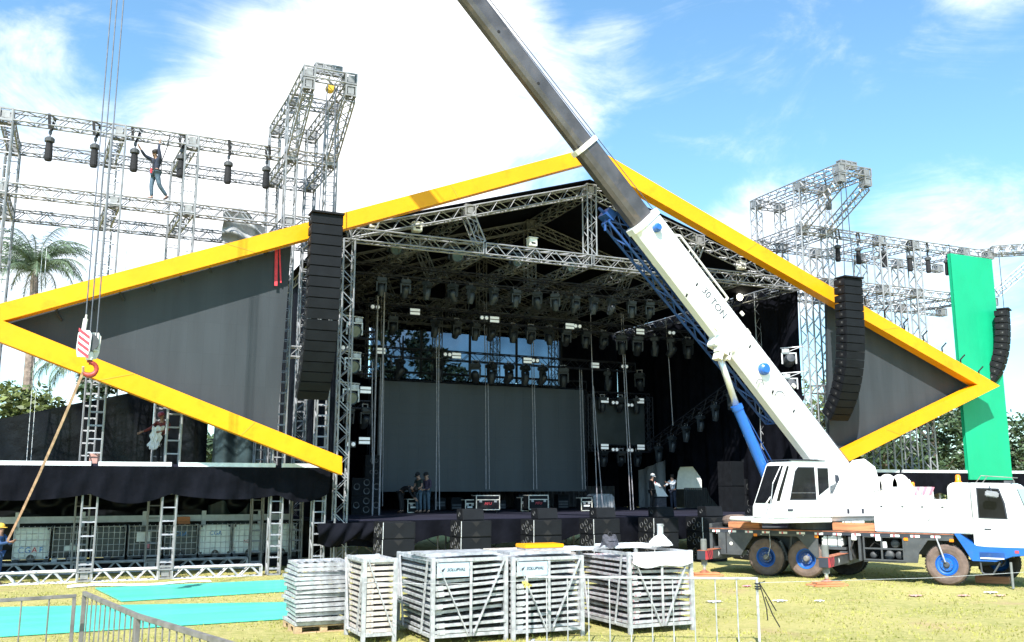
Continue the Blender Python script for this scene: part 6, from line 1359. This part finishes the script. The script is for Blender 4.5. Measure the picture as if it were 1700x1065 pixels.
tree('dark green tree peeking over the plastic fence left of the truss legs', (bX(185, 46), 46, 0), 8.6, 2.3, 'leaf', 34, 3400, .2)
tree('dark tree behind the stage seen through the mesh window', (bX(665, 62), 62, 0), 16.6, 3.3, 'leaf', 46, 5000, .28)
tree('lower dark tree behind the stage seen through the lower mesh window', (bX(722, 66), 66, 0), 13.2, 3.4, 'leaf', 46, 4400, .28)
for i, (px, Y, H_) in enumerate(((-60, 70, 6), (330, 75, 6.5), (1120, 80, 7), (1180, 76, 6.2), (1290, 74, 7.5), (1530, 78, 6.5), (1800, 60, 9))):
    tree(['far tree beyond the left photo edge', 'far tree behind the left triangle', 'far tree seen through the daylight opening', 'second far tree seen through the daylight opening', 'far tree behind the right stage drape', 'far low tree behind the right grid', 'tree just past the right photo edge'][i], (bX(px, Y), Y, 0), H_, 4.5, 'leaf', 30, 2000, .36)
def palm(label, base, top, n, L, droop, seed):
    random.seed(seed); t = thing('palm_tree', label, 'palm tree', base, 0, world=True); base, top = Vector(base), Vector(top); rings = []
    for k in range(11): f = k / 10; c = base.lerp(top, f) + Vector((.55 * math.sin(f * PI) * .6, 0, 0)); r = (.30 - .11 * f) * (1 + .05 * (k % 2)); rings.append([c + Vector((math.cos(a * PI / 5) * r, math.sin(a * PI / 5) * r, 0)) for a in range(10)])
    mb = MB(); mb.loft(rings); mb.tube(top, top + Vector((0, 0, .7)), .20, 8, r2=.08); mb.build('trunk', 'bark', t)
    for i in range(n):
        az = 2 * PI * i / n * 1.618 + rnd(-.3, .3); el = rnd(.25, 1.45); LL = L * rnd(.8, 1.1); d = Vector((math.cos(az), math.sin(az), 0)); mb = MB(); p = top + Vector((0, 0, .55)); pts = [p.copy()]
        for k in range(14): e = el - droop * (k / 13) ** 1.5 * 2.1; p = p + (d * math.cos(e) + Vector((0, 0, 1)) * math.sin(e)) * LL / 14; pts.append(p.copy())
        for a, b in zip(pts, pts[1:]): mb.tube(a, b, .022, 3, caps=False)
        sdv = Vector((-d.y, d.x, 0))
        for k in range(2, 14):
            for s in (-1, 1):
                for q in range(4):
                    o = pts[k].lerp(pts[k - 1], q / 4); lf = LL * .24 * math.sin(PI * (k + 1.5) / 16.5) * rnd(.7, 1.15); tip = o + sdv * s * lf * rnd(.45, .8) + (pts[k] - pts[k - 1]).normalized() * lf * .45 + Vector((0, 0, -lf * rnd(.25, .8))); w_ = (pts[k] - pts[k - 1]).normalized() * .018
                    kk = len(mb.v); mb.v += [o - w_, o + w_, tip]; mb.f.append((kk, kk + 1, kk + 2)); mb.m.append(0)
        mb.build('frond', 'leaf_palm', t)
    return t
pb = atY(18, 700, 52); pt_ = atY(57, 468, 52); pb.z = 0
palm('tall palm tree with feathery crown rising above the left tip of the yellow frame', pb, pt_, 60, 3.3, .85, 5)
pb = atY(138, 700, 47); pt_ = atY(142, 632, 47); pb.z = 0
palm('lower palm whose drooping fronds show beneath the left yellow arm', pb, pt_, 44, 3.0, 1.15, 9)
random.seed(3)
